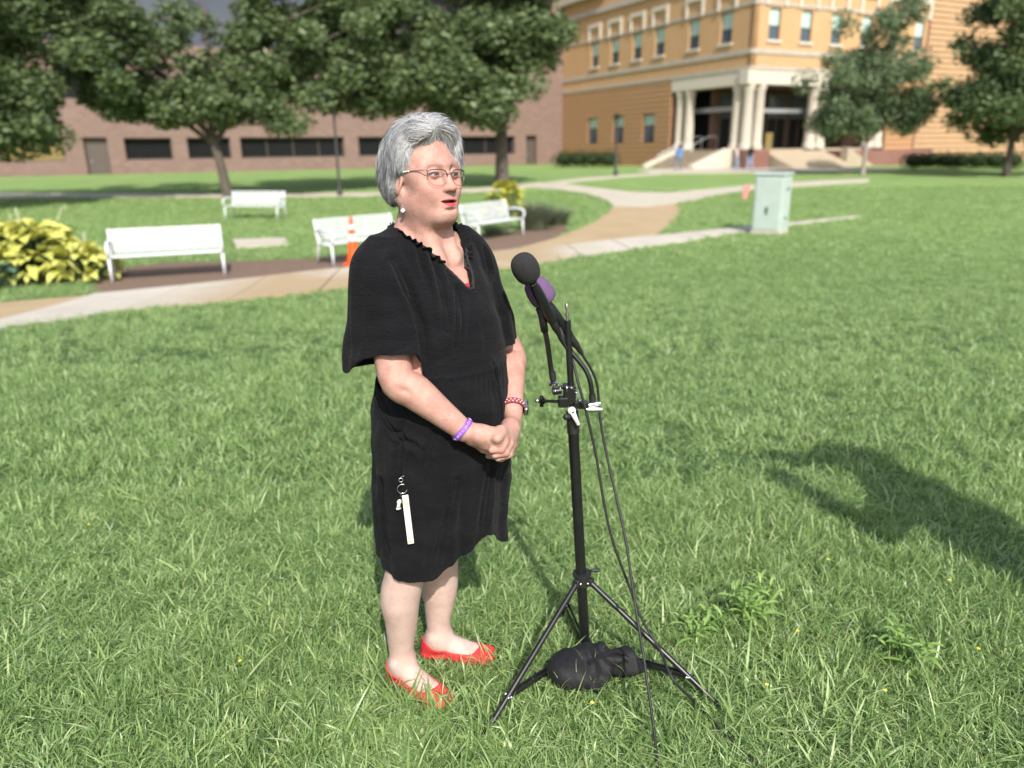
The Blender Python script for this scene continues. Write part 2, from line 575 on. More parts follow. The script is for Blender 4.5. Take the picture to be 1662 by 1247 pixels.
# string courses and beam
def course(z, h, out, mat='grey_stone', x1=None, name='string_course'):
    V = MB(); V.box(((x1 or eB) / 2, -out / 2 + .001, z), ((x1 or eB), out, h)); V.build(name, M[mat], ob)
    V = MB(); V.box((LA / 2, out / 2 - .001, z), (LA + .0, out, h)); toA_ = MB()
    toA_.v = [(-v[1], v[0] - 0.0, v[2]) for v in V.v]; toA_.f = V.f
    toA_.build(name, M[mat], ob)
course(zz(Z_STR), .32, .08)
course(zz(Z_LT) + .10, .26, .10)
course(zz(Z_WT) + .25, .22, .07)
course(zz(Z_WT) + 2.6, .45, .22)
# limestone hoods over each upper window
def hoods(L, left):
    sg = 1 if left else -1
    for (a, b_, c, d) in H(L):
        m_ = (a + b_) / 2; w = (b_ - a) / 2 + .18
        V = MB()
        V.add(*arch(m_, w, .26, d + .12, d + 1.25, .34, sg * .02, sg * .15))
        (toA(V) if left else V).build('window_hood', M['stone'], ob)
        V = MB(); V.box((m_, sg * .06, c - .1), (b_ - a + .3, .12, .2)); (toA(V) if left else V).build('window_sill', M['stone'], ob)
def arch(xc, w, t, z0, z1, h, y0, y1):
    """an upside-down U in one piece"""
    P = [(-w - t, z0), (-w, z0), (-w, z1), (w, z1), (w, z0), (w + t, z0), (w + t, z1 + h), (-w - t, z1 + h)]
    V = [(xc + p, y0, z) for p, z in P] + [(xc + p, y1, z) for p, z in P]
    F = [(0, 1, 2, 7), (2, 3, 6, 7), (3, 4, 5, 6), (8, 15, 10, 9), (10, 15, 14, 11), (11, 14, 13, 12)] + [(i, 8 + i, 8 + (i + 1) % 8, (i + 1) % 8) for i in range(8)]
    return V, F
hoods(winB, False); hoods(winA, True)
# windows, each with its blind and lower pane
def window(L, left, frac=.45, dark='steel_glass'):
    for (a, b_, c, d) in H(L):
        def put(nm, mat, x0, x1, z0, z1, y, th, par):
            V = MB(); V.box(((x0 + x1) / 2, y, (z0 + z1) / 2), (x1 - x0, th, z1 - z0))
            if left: V = toA(V)
            return V.build(nm, M[mat], par)
        yo = (-.18 if left else .18)
        V = MB(); t = .07
        for (x0, x1, z0, z1) in ((a, a + t, c, d), (b_ - t, b_, c, d), (a + t, b_ - t, c, c + t), (a + t, b_ - t, d - t, d), (a + t, b_ - t, c + (d - c) * frac - .03, c + (d - c) * frac + .03)):
            V.box(((x0 + x1) / 2, yo, (z0 + z1) / 2), (x1 - x0, .10, z1 - z0))
        if left: V = toA(V)
        fr = V.build('window', M['bronze'], ob)
        put('pane', dark, a + t, b_ - t, c + t, c + (d - c) * frac - .03, yo, .03, fr)
        put('blind', 'teal_blind', a + t, b_ - t, c + (d - c) * frac + .03, d - t, yo, .03, fr)
window(winB, False); window(winA, True); window(lowA, True, .6)
# entrance: beam, column clusters, floor, doors
zf = zz(Z_COLB)
DEP = 5.0
zb0, zb1 = zz(Z_LB), zz(Z_LT)
V = MB(); V.box(((pB2 + 1) / 2 - .1, .4, (zb0 + zb1) / 2), (pB2 + 1.2, .9, zb1 - zb0 - .02)); V.build('entrance_beam', M['stone'], ob)
V = MB(); V.box(((.86 + pA) / 2 + .0, -.4, (zb0 + zb1) / 2), (pA - .86, .9, zb1 - zb0 - .02)); toA(V).build('entrance_beam', M['stone'], ob)
def cluster(xc, yc, n3):
    V = MB()
    for (dx, dy) in n3:
        V.lathe([(.47, zf), (.47, zf + .35), (.40, zf + .4), (.37, zb0 - .45), (.44, zb0 - .35), (.46, zb0)], 14, Matrix.Translation((xc + dx, yc + dy, 0)))
    V.build('column', M['stone'], ob, angle=40)
for dx, dy in ((.40, .40), (1.45, .40), (.40, 1.45)): cluster(0, 0, [(dx, dy)])
for dy in (-1.0, 0.15): cluster(.4, pA - .9, [(0, dy)])
for dx in (-.5, .55): cluster(pB, .4, [(dx, 0)])
for dx in (-.5, .55): cluster(pB2, .4, [(dx, 0)])
V = MB(); V.box(((pB2 + 1) / 2, DEP / 2 + .5, zf / 2), (pB2 + 1, DEP, zf - .01)); V.build('entrance_floor', M['step'], ob)
V = MB(); V.box((.5, pA / 2 + .3, zf / 2 - .01), (1.0, pA - .6, zf - .03)); V.build('entrance_floor', M['step'], ob)
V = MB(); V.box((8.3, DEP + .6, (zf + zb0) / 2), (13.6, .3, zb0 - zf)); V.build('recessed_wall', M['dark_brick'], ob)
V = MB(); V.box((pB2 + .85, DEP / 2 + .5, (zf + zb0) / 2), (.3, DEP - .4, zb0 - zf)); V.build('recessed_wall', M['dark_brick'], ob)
V = MB(); V.box((2.2, (DEP + pA) / 2 + .4, (zf + zb0) / 2), (.3, pA - DEP - .2, zb0 - zf)); V.build('recessed_wall', M['dark_window'], ob)  # near-black finish stands in for the shaded opening between the columns
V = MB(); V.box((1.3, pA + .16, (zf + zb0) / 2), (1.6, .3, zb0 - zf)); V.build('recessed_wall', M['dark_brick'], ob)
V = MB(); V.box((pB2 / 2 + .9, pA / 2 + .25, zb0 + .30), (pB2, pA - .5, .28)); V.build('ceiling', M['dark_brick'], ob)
for i in range(5):
    x0_ = 2.2 + i * 2.5
    V = MB()
    for (a, b_, c, d) in ((x0_, x0_ + .1, zf, zb0 - .2), (x0_ + 2.1, x0_ + 2.2, zf, zb0 - .2), (x0_ + 1.05, x0_ + 1.13, zf, zf + 2.4), (x0_ + .1, x0_ + 2.1, zf + 2.4, zf + 2.55), (x0_ + .1, x0_ + 2.1, zb0 - .35, zb0 - .2)):
        V.box(((a + b_) / 2, DEP + .38, (c + d) / 2), (b_ - a, .12, d - c))
    dr = V.build('door', M['bronze'], ob)
    for (a, b_, c, d) in ((x0_ + .1, x0_ + 1.05, zf + .05, zf + 2.4), (x0_ + 1.13, x0_ + 2.1, zf + .05, zf + 2.4), (x0_ + .1, x0_ + 2.1, zf + 2.55, zb0 - .35)):
        V = MB(); V.box(((a + b_) / 2, DEP + .39, (c + d) / 2), (b_ - a - .01, .04, d - c - .01)); V.build('pane', M['dark_window'] if d < zf + 2.5 else M['steel_glass'], dr)
V = MB(); V.box((pB / 2 + .9, 1.6, zf + (zb0 - zf) * .62), (pB - 2.2, .18, .30)); V.build('canopy_bar', M['handrail'], ob)
V = MB(); V.box((1.2, pA / 2 + .6, zf + (zb0 - zf) * .66), (.18, pA - 4.4, .34)); V.build('canopy_bar', M['handrail'], ob)
# end wall to the right of the entrance
V = MB(); cut_wall(V, pB2 + 1, eB, 0, Zp - .01, .03, T, []); V.build('wall', M['joint'], ob)
V = MB()
for k in range(nb): V.box(((pB2 + 1 + eB) / 2, 0.0, (k + .4) * Zp / nb), (eB - pB2 - 1, .1, .8 * Zp / nb))
V.build('brick_band', M['orange_brick'], ob)
# projecting banded wing at the far right
V = MB(); V.box((eB + 20, 3.06, Z_TOP / 2 + .5), (40, 6, Z_TOP + 1)); V.build('wing_wall', M['joint'], ob)
V = MB(); nw = int((Z_TOP + 1) / .42)
for k in range(nw):
    V.box((eB + 20, -.02 - .0, (k + .4) * (Z_TOP + 1) / nw), (40.1, .14, .78 * (Z_TOP + 1) / nw))
V.build('wing_band', M['pale_brick'], ob)
V = MB(); V.box((eB - .05, -.06, Z_TOP / 2), (.16, .12, Z_TOP - .2)); V.build('downpipe', M['red_brick'], ob)
# the body of the building behind, and its eaves
V = MB(); V.box((eB / 2 + 5, LA / 2 + 6, Z_TOP / 2 + 3), (eB - 2, LA - 4, Z_TOP - 7)); V.build('core', M['joint'], ob)
V = MB(); V.box((eB / 2, LA / 2, Z_TOP + .15), (eB + 1.2, LA + 1.2, .3)); V.build('roof', M['grey_stone'], ob)
V = MB(); zt_ = hit_line(925, 12, K, dA)[1] - zb
V = MB(); V.box((LA - 3.5, .35, zt_ + .55), (8.5, .7, .9)); toA(V).build('cornice', M['grey_stone'], ob)
# steps on both sides of the corner with stone cheeks
def stairs(mbx, a0, a1, run, n, out):
    for k in range(n):
        h = zf * (n - k) / n
        mbx.box(((a0 + a1) / 2, out * (run * (k + .5) / n), h / 2 - .004 * k), (a1 - a0, run / n, h - .01))
NST = 9
for k in range(NST):
    V = MB(); h = zf * (NST - k) / (NST + 1)
    V.box((-(3.2 * (k + .5) / NST), pA / 2 + .2, h / 2), (3.2 / NST, pA - 3.6, h)); V.build('step', M['step'], ob)
for k in range(NST):
    V = MB(); h = zf * (NST - k) / (NST + 1)
    V.box((4.9, -(3.2 * (k + .5) / NST), h / 2), (6.2, 3.2 / NST, h)); V.build('step', M['step'], ob)
def cheek(pts, y0, y1, left, mat='step'):
    V = MB(); n = len(pts)
    P = [(p[0], y0, p[1]) for p in pts] + [(p[0], y1, p[1]) for p in pts]
    P = [(a, b_, c) for a, b_, c in P]
    F = [tuple(range(n - 1, -1, -1)), tuple(range(n, 2 * n))] + [(i, (i + 1) % n, n + (i + 1) % n, n + i) for i in range(n)]
    V.add(P, F); return V
cheek([(-3.6, 0), (0, 0), (0, zf + .1), (-.3, zf + .1), (-3.6, .25)], pA - 1.6, pA - 1.2, False).build('cheek_wall', M['stone'], ob)
cheek([(-3.6, 0), (0, 0), (0, zf + .1), (-.3, zf + .1), (-3.6, .25)], 1.3, 1.9, False).build('cheek_wall', M['stone'], ob)
V = MB(); V.box((13.6, -.9, .6), (10.6, 1.6, 1.2)); V.build('planter_wall', M['red_brick'], ob)
cheek([(8.05, 0), (11.2, 0), (8.05, zf + .1)], -2.4, -1.72, False).build('cheek_wall', M['step'], ob)
V = MB(); V.box((.3, -.6, zf / 2), (2.2, 1.1, zf - .03)); V.build('plinth', M['red_brick'], ob)
for yy in (pA - 3.2, pA - 5.0):
    V = MB()
    V.tube([(-3.6, yy, .0), (-3.6, yy, 1.0), (-.1, yy, zf + 1.0), (.7, yy, zf + 1.0), (.7, yy, zf)], .035, 6)
    V.tube([(-1.8, yy, zf * .5), (-1.8, yy, zf * .5 + 1.0)], .03, 6)
    V.build('handrail', M['handrail'], ob, True)
V = MB(); V.box((pB * .5, 1.4, zf + .6), (.7, .1, 1.2)); V.build('notice_board', M['yellow'], ob)

# ---- pink brick building on the left
E1 = K + dA * 26.4                     # where the two meet
dP = Vector((.9, .437)).normalized()
E0 = E1 - dP * 75
pk = wall_frame((E0.x, E0.y), dP, 'brick_building', 'pinkish brown brick building with dark ribbon windows behind the trees', 'building', zb)
def sP(px, py=250): return hit_line(px, py, E0, dP)[0]
def zP(px, py): return hit_line(px, py, E0, dP)[1] - zb
W0, W1 = zP(240, 260), zP(240, 224)
g1 = [(sP(-140), sP(-60)), (sP(0), sP(106)), (sP(204), sP(281)), (sP(306), sP(376)), (sP(392), sP(560)), (sP(583), sP(730)), (sP(745), sP(836))]
holes = [(a, b_, W0, W1) for a, b_ in g1]
door_px = [(138, 177), (854, 871)]
for a, b_ in door_px: holes.append((sP(a), sP(b_), .0, W1 + .05))
S0, S1 = zP(150, 161), zP(150, 116)
up1 = [(sP(-200), sP(106)), (sP(120), sP(290)), (sP(310), sP(560)), (sP(583), sP(760))]
for a, b_ in up1: holes.append((a, b_, S0, S1))
T0, T1 = zP(150, 68), zP(150, -60)
end3 = sP(836)
holes.append((sP(-200), end3, T0, T1))
mb = MB(); cut_wall(mb, 0, 75, 0, 26, 0, .8, holes); mb.build('wall', M['pink_brick'], pk)
mb = MB(); mb.box((37, 6, 13), (74, 8, 25)); mb.build('core', M['dark_window'], pk)
for (a, b_) in g1:
    V = MB(); n = max(1, int((b_ - a) / 2.2)); t = .08
    for i in range(n + 1):
        x = a + (b_ - a) * i / n; x = min(max(x, a + t / 2), b_ - t / 2)
        V.box((x, .55, (W0 + W1) / 2), (t, .12, W1 - W0))
    V.box(((a + b_) / 2, .55, W0 + .05), (b_ - a, .10, .1)); V.box(((a + b_) / 2, .55, W1 - .05), (b_ - a, .10, .1))
    fr = V.build('window', M['bronze'], pk)
    for i in range(n):
        x0_, x1_ = a + (b_ - a) * i / n + t, a + (b_ - a) * (i + 1) / n - t
        V = MB(); V.box(((x0_ + x1_) / 2, .56, (W0 + W1) / 2), (x1_ - x0_, .03, W1 - W0 - .21))
        yel = abs(a - sP(0)) < .1 and i in (n // 2, n // 2 + 1)
        V.build('pane', M['yellow'] if yel else M['dark_window'], fr)
for (a, b_) in up1:
    n = max(1, int((b_ - a) / 1.8))
    V = MB(); V.box(((a + b_) / 2, .5, S0 + .05), (b_ - a - .01, .14, .1)); fr = V.build('window', M['bronze'], pk)
    for i in range(n + 1):
        V = MB(); V.box((min(max(a + (b_ - a) * i / n, a + .05), b_ - .05), .44, (S0 + S1) / 2 + .05), (.08, .1, S1 - S0 - .12)); V.build('mullion', M['bronze'], fr)
    for i in range(n):
        x0_, x1_ = a + (b_ - a) * i / n + .05, a + (b_ - a) * (i + 1) / n - .05
        V = MB(); V.box(((x0_ + x1_) / 2, .56, (S0 + S1) / 2), (x1_ - x0_, .03, S1 - S0 - .02)); V.build('pane', M['dark_window'], fr)
n = 22; a, b_ = sP(-200), end3
V = MB(); V.box(((a + b_) / 2, .5, T0 + 2.0), (b_ - a, .14, .14)); fr = V.build('window', M['bronze'], pk)
for i in range(n + 1):
    V = MB(); V.box((a + (b_ - a) * i / n, .42, (T0 + T1) / 2), (.10, .12, T1 - T0 - .02)); V.build('mullion', M['bronze'], fr)
for i in range(n):
    x0_, x1_ = a + (b_ - a) * i / n + .06, a + (b_ - a) * (i + 1) / n - .06
    V = MB(); V.box(((x0_ + x1_) / 2, .53, (T0 + T1) / 2), (x1_ - x0_, .03, T1 - T0 - .02)); V.build('pane', M['blue_glass'] if i < n * .72 else M['dark_window'], fr)
for (a, b_) in door_px:
    a, b_ = sP(a), sP(b_)
    V = MB(); V.box(((a + b_) / 2, .5, W1 / 2), (b_ - a - .02, .08, W1 - .05)); dd = V.build('door', M['bronze'], pk)
    V = MB(); V.box((a + .35, .44, 1.05), (.05, .06, .25)); V.build('handle', M['handrail'], dd)

# neighbouring ground cover round the buildings: clipped hedges
def leaf_cloud(name, centers, radii, n, size, mat, parent=None, flat=.4, seed=1, surf=.75):
    """many small leaf faces spread through ellipsoid clumps"""
    r = np.random.default_rng(seed)
    C = np.array(centers, float); Rr = np.array(radii, float)
    if Rr.ndim == 1: Rr = np.repeat(Rr[:, None], 3, 1)
    vol = Rr.prod(1) ** (2 / 3); idx = r.choice(len(C), n, p=vol / vol.sum())
    d = r.normal(size=(n, 3)); d /= np.linalg.norm(d, axis=1)[:, None]
    rad = np.where(r.random(n) < surf, r.uniform(.75, 1.12, n), r.uniform(.1, .8, n))
    P = C[idx] + d * Rr[idx] * rad[:, None]
    a = r.normal(size=(n, 3)); a[:, 2] *= flat; a /= np.linalg.norm(a, axis=1)[:, None]
    nn = r.normal(size=(n, 3)) + d * .8 + np.array([0, 0, .8])
    b_ = np.cross(nn, a); b_ /= np.linalg.norm(b_, axis=1)[:, None]
    s = size * r.uniform(.6, 1.35, n)[:, None]
    V = np.stack([P - a * s * .5, P - b_ * s * .28, P + a * s * .55, P + b_ * s * .28], 1).reshape(-1, 3)
    F = np.arange(4 * n).reshape(n, 4)
    me = np_mesh(name, V, F)
    at = me.attributes.new('tint', 'FLOAT', 'FACE'); at.data.foreach_set('value', r.random(n).astype(np.float32))
    return link(name, me, parent, mat)

def leaf_mat(name, c1, c2, trans=.35, rough=.5):
    m, nt, b = new_mat(name)
    b.inputs['Roughness'].default_value = rough
    b.inputs['Specular IOR Level'].default_value = .35
    at = nt.nodes.new('ShaderNodeAttribute'); at.attribute_name = 'tint'
    c = mix_rgb(nt, at.outputs['Fac'], c1, c2)
    nt.links.new(c, b.inputs['Base Color'])
    tr = nt.nodes.new('ShaderNodeBsdfTranslucent')
    hs = nt.nodes.new('ShaderNodeHueSaturation'); hs.inputs['Hue'].default_value = .48; hs.inputs['Saturation'].default_value = 1.1; hs.inputs['Value'].default_value = 1.3
    nt.links.new(c, hs.inputs['Color']); nt.links.new(hs.outputs[0], tr.inputs[0])
    mx = nt.nodes.new('ShaderNodeMixShader'); mx.inputs[0].default_value = trans
    nt.links.new(b.outputs[0], mx.inputs[1]); nt.links.new(tr.outputs[0], mx.inputs[2])
    nt.links.new(mx.outputs[0], nt.nodes['Material Output'].inputs[0])
    return m
M['leaf'] = leaf_mat('tree_leaf', (.055, .095, .04), (.19, .25, .11))
M['leaf_grey'] = leaf_mat('pale_tree_leaf', (.10, .15, .08), (.19, .25, .13))
M['hedge'] = leaf_mat('hedge_leaf', (.022, .042, .012), (.05, .085, .022))
M['bark'] = simple('bark', (.10, .082, .066), .95, (.055, .045, .037), 12, bmp=.8, bscale=25, bd=.02)
M['bark_pale'] = simple('pale_bark', (.30, .26, .23), .95, (.2, .17, .15), 12, bmp=.6, bscale=25, bd=.02)

def hedge(px0, px1, py, hgt, wid, label, seed):
    a, b_ = spot(px0, py), spot(px1, py)
    e = empty('hedge', a); e.location = a
    tag(e, label, 'hedge', 'clipped hedges along the orange building')
    d = (b_ - a); L = d.length; d.normalize()
    n = max(2, int(L / (wid * .6)))
    r = random.Random(seed)
    C = [d * (L * i / (n - 1)) + Vector((0, 0, hgt * .5)) for i in range(n)]
    Rr = [(wid * .75, wid * .6, hgt * .55 * r.uniform(.9, 1.1)) for _ in C]
    leaf_cloud('foliage', C, Rr, int(1100 * L), .12, M['hedge'], e, seed=seed)
    V = MB()
    for c in C: V.ball(c, 1, 10, (wid * .5, wid * .4, hgt * .38))
    V.build('inner_branches', M['hedge'], e)
hedge(916, 986, 272, 1.35, 1.5, 'low dark hedge against the orange wall left of the entrance', 3)
hedge(1482, 1640, 275, 1.1, 1.2, 'long low hedge below the pale banded wing on the right', 4)
# ------------------------------------------------------------------ trees
def tree(base, th, crown, n, size, label, seed, mat='leaf', bark='bark', tr=.2, lean=(0, 0), forks=7, clumps=70, cr=(.5, 1.0), cat='tree', fz=.7):
    """crown: list of (centre, radii) ellipsoids in local metres"""
    e = empty('tree', base)
    tag(e, label, cat, 'trees on the campus lawn')
    r = random.Random(seed)
    V = MB()
    top = Vector((lean[0], lean[1], th))
    V.tube([(0, 0, -.1), (0, 0, .05), top * .5 + Vector((lean[0] * -.1, 0, 0)), top], [tr * 1.5, tr * 1.1, tr * .85, tr * .8], 10)
    C = []; Rr = []
    for k in range(clumps):
        c, rd = crown[r.randrange(len(crown))]
        d = Vector((r.gauss(0, 1), r.gauss(0, 1), r.gauss(0, 1))).normalized() * (r.random() ** .45)
        p = Vector((c[0] + d.x * rd[0], c[1] + d.y * rd[1], c[2] + d.z * rd[2]))
        s = r.uniform(*cr)
        C.append(p); Rr.append((s * 1.1, s * 1.1, s * fz))
    tops = sorted(C, key=lambda p: r.random())[:forks * 3]
    for i, p in enumerate(tops):
        st = top * r.uniform(.85, 1.0) if i < forks else Vector((top.x, top.y, 0)) + Vector((0, 0, th + (p.z - th) * r.uniform(.1, .5)))
        mid = st.lerp(p, .5) + Vector((0, 0, .12 * (p - st).length))
        V.tube([st, mid, p], [tr * (.5 if i < forks else .25), tr * .25, tr * .08], 6)
    cz = max(c[2] for c, _ in crown)
    V.tube([top, top.lerp(Vector((crown[0][0][0], crown[0][0][1], cz)), .6), (crown[0][0][0], crown[0][0][1], cz)], [tr * .75, tr * .45, tr * .15], 8)
    V.build('trunk', M[bark], e, True)
    leaf_cloud('crown', C, Rr, n, size, M[mat], e, seed=seed, surf=.55)
    return e

# medium tree behind the far bench
b0 = spot(371, 322)
tree(b0, 2.5, [((0, 0, 6.4), (4.4, 4.0, 3.6)), ((-3.0, -1, 5.0), (2.6, 2.2, 2.4)), ((1.8, 0, 4.3), (3.0, 2.0, 1.7)), ((-.6, -.5, 3.9), (1.8, 1.5, 1.0)), ((-4.6, 0, 7.4), (3.2, 3, 3.2)), ((-3.2, -.5, 4.2), (2.0, 1.5, 1.2)), ((3.6, 0, 6.2), (2.8, 2, 2.6))], 44000, .24,
     'shade tree with a bare leaning trunk behind the farthest white bench', 11, tr=.21, lean=(-.35, 0), clumps=135, cr=(.40, .95))
b1 = spot(815, 302)
tree(b1, 2.9, [((-3.0, 0, 9.0), (6.0, 5, 5.0)), ((-6.2, -2, 5.6), (5.0, 3, 2.8)), ((-1.2, -1.5, 5.0), (3.4, 2.5, 2.1)), ((.5, -1, 9.2), (2.0, 2, 2.8)), ((-8.5, -3, 8), (4, 3, 4)), ((1.3, -1, 6.4), (1.4, 1.5, 1.0)), ((-3.5, -2, 4.2), (3.6, 2, 1.3))], 78000, .28,
     'large spreading tree whose thick dark trunk stands just behind the right bench', 12, tr=.36, clumps=215, cr=(.5, 1.25), forks=10)
b2 = spot(-25, 340)
tree(b2, 2.2, [((-.5, 0, 5.6), (4.2, 3.5, 4.2)), ((1.0, -.5, 3.6), (2.6, 2.2, 1.7)), ((1.3, -.5, 6.4), (3.0, 2.5, 2.6)), ((0, 0, 3.0), (2.2, 2, 1.1)), ((3.2, .5, 7.6), (2.8, 2, 2.6))], 64000, .21,
     'dense dark tree cut off by the left edge of the view', 13, tr=.3, clumps=150, cr=(.5, 1.0))
b3 = spot(1400, 284)
tree(b3, 1.9, [((-.1, 0, 4.7), (3.8, 3, 2.6)), ((.2, 0, 7.0), (2.9, 2.0, 2.6)), ((-1.5, 0, 3.2), (1.9, 1.6, 1.2)), ((1.7, 0, 3.4), (1.9, 1.6, 1.3))], 34000, .20,
     'young airy tree with a pale trunk in front of the stone entrance', 14, 'leaf_grey', 'bark_pale', tr=.13, clumps=150, cr=(.35, .75), fz=1.0)
b4 = spot(1632, 287)
tree(b4, 1.9, [((.5, 0, 4.1), (4.5, 4, 2.4)), ((.7, 0, 6.8), (3.9, 3, 2.8)), ((1.0, 0, 9.8), (3.0, 2.5, 3)), ((1.2, 0, 13), (2.2, 2, 3))], 84000, .25,
     'dense conical tree at the right edge in front of the pale banded wing', 15, tr=.2, clumps=230, cr=(.6, 1.1))
# ------------------------------------------------------------------ benches and other furniture
def make_bench():
    e = empty('park_bench')
    W = 1.83; hw = W / 2
    # local: x along the bench, front towards -y
    def frame(x):
        V = MB()
        V.tube([(x, -.26, 0), (x, -.24, .40)], .026, 8)
        V.build('leg', M['white_paint'], e, True)
        V = MB(); V.tube([(x, .30, 0), (x, .20, .40), (x, .30, .86)], .026, 8); V.build('leg', M['white_paint'], e, True)
        V = MB(); V.tube([(x, -.24, .40), (x, .20, .38)], .022, 8); V.build('seat_support', M['white_paint'], e, True)
        V = MB(); V.tube([(x, .24, .64), (x, .02, .67), (x, -.18, .665), (x, -.27, .62), (x, -.30, .54), (x, -.27, .46), (x, -.24, .41)], .026, 8)
        V.build('armrest', M['white_paint'], e, True)
    frame(-hw); frame(hw)
    ns = 9
    for i in range(ns):
        V = MB(); y = -.25 + .46 * i / (ns - 1)
        V.box((0, y, .425 - .02 * (i / ns) ** 2), (W - .05, .036, .022), None, .004)
        V.build('slat', M['white_paint'], e)
    for i in range(ns):
        t = i / (ns - 1); z = .47 + .37 * t; y = .20 + .095 * t
        V = MB(); V.box((0, y, z), (W - .05, .022, .030), Matrix.Rotation(-.24, 3, 'X'), .004)
        V.build('slat', M['white_paint'], e)
    V = MB()
    for x in (-.3, .3): V.tube([(x, .24, .44), (x, .325, .86)], .012, 6); V.tube([(x, -.25, .405), (x, .2, .395)], .012, 6)
    V.build('brace', M['white_paint'], e, True)
    return e

def set_bench(e, fl, fr, label, wid=None):
    """fl, fr: photo positions of the front left and front right feet"""
    a, b_ = spot(*fl), spot(*fr)
    d = (b_ - a); ang = math.atan2(d.y, d.x)
    c = a + Vector((math.cos(ang), math.sin(ang), 0)) * .915
    n = Vector((-math.sin(ang), math.cos(ang), 0)) * .26
    p = c + n
    e.location = (p.x, p.y, float(terrain(p.y)) + .012)
    e.rotation_euler = (0, 0, ang)
    tag(e, label, 'bench', 'white slatted benches beside the walk')
bench = make_bench()
benches = [bench] + [copy_tree(bench) for _ in range(3)]
set_bench(benches[0], (183, 460), (380, 447), 'long white slatted bench beside the yellow leaved hosta bush')
set_bench(benches[1], (542, 434), (690, 413), 'white slatted bench with the orange traffic cone in front of it')
set_bench(benches[2], (434, 361), (372, 356), 'small looking white bench farthest away on the lawn')
set_bench(benches[3], (778, 396), (842, 384), 'white slatted bench right of the woman with a yellow bush behind')
# the far bench is seen from its back left, facing right
pa = spot(434, 361); pb = spot(458, 359); pc = spot(372, 354)
benches[2].location = ((pc.x + pb.x) / 2, (pc.y + pb.y) / 2 + .1, float(terrain(pb.y)))
benches[2].rotation_euler = (0, 0, R(-14))

def cone(px, py):
    p = spot(px, py)
    e = empty('traffic_cone', (p.x, p.y, p.z + .02)); tag(e, 'orange traffic cone with two white bands standing before the bench', 'traffic cone')
    org = simple('cone_orange', (.72, .085, .008), .5, (.62, .07, .008)); wht = simple('cone_white', (.75, .74, .72), .4)
    V = MB(); V.box((0, 0, .02), (.36, .36, .04), None, .01); V.build('base', org, e)
    prof = lambda z: .14 - (.115) * z / .90
    for (z0, z1, m_) in ((.04, .46, org), (.46, .58, wht), (.58, .68, org), (.68, .76, wht), (.76, .91, org)):
        V = MB(); V.lathe([(prof(z0), z0), (prof(z1), z1)], 20); V.build('body' if m_ is org else 'reflective_band', m_, e, angle=50)
    return e
cone(575, 431)

def cabinet():
    a = spot(1229, 382); bR = spot(1287, 381)
    m1 = simple('cabinet_paint', (.40, .47, .425), .6, (.34, .41, .37), 3)
    e = empty('utility_cabinet', a); tag(e, 'pale green utility cabinet standing on the lawn right of the path', 'utility box')
    e.rotation_euler = (0, 0, R(-38))
    # near vertical edge between the two visible faces at local origin
    w1 = .70; w2 = .62; h = 1.42
    pe = spot(1264, 383)
    e.location = (pe.x, pe.y, pe.z)
    V = MB(); V.box((-w1 / 2, w2 / 2, h / 2), (w1, w2, h), None, .015); V.build('body', m1, e)
    V = MB(); V.box((-w1 / 2, w2 / 2, h + .03), (w1 + .06, w2 + .06, .06), None, .015); V.build('lid', m1, e)
    V = MB(); V.box((-w1 / 2, w2 / 2, .05), (w1 + .04, w2 + .04, .10), None, .01); V.build('plinth', M['grey_stone'], e)
    V = MB(); V.box((-w1 / 2, -.008, h / 2 + .03), (w1 - .08, .02, h - .2), None, .006); dd = V.build('door', m1, e)
    V = MB(); V.box((-w1 / 2, -.03, h * .42), (.05, .03, .16), None, .006); V.build('handle', M['dark_metal'], dd)
    for z in (.4, 1.1):
        V = MB(); V.box((.012, w2 * .55, z), (.03, .06, .06), None, .004); V.build('latch', M['dark_metal'], e)
cabinet()

def marker():
    p = spot(1204, 336)
    e = empty('marker_flag', p); tag(e, 'small pink utility marker flag stuck in the lawn left of the cabinet', 'marker flag')
    pk_ = simple('flag_pink', (.55, .20, .17), .7)
    V = MB(); V.tube([(0, 0, 0), (0, 0, .75)], .012, 6); V.build('stake', M['chrome'], e)
    V = MB(); V.box((.10, 0, .50), (.19, .012, .46), Matrix.Rotation(.15, 3, 'Y'), .003); V.build('flag', pk_, e)
marker()

def lamp_post(px, py, top, label, r=.07, h=None):
    p = spot(px, py)
    if h is None: h = aty(px, top, p.y).z - p.z
    e = empty('lamp_post', p); tag(e, label, 'lamp post', 'slim lamp posts on the lawn')
    V = MB(); V.lathe([(r * 2, 0), (r * 2, .25), (r, .4), (r * .7, h - .35)], 10); V.build('pole', M['dark_metal'], e, angle=40)
    V = MB(); V.lathe([(r, h - .35), (r * 2.4, h - .25), (r * 2.6, h - .1), (r * 3.2, h - .08), (r * .6, h)], 12); V.build('lamp_head', M['dark_metal'], e, angle=40)
lamp_post(999, 286, 184, 'slim grey lamp post in front of the orange lower windows', .075)
lamp_post(552, 318, 110, 'dark lamp post on the lawn between the benches, just left of the woman', .06)

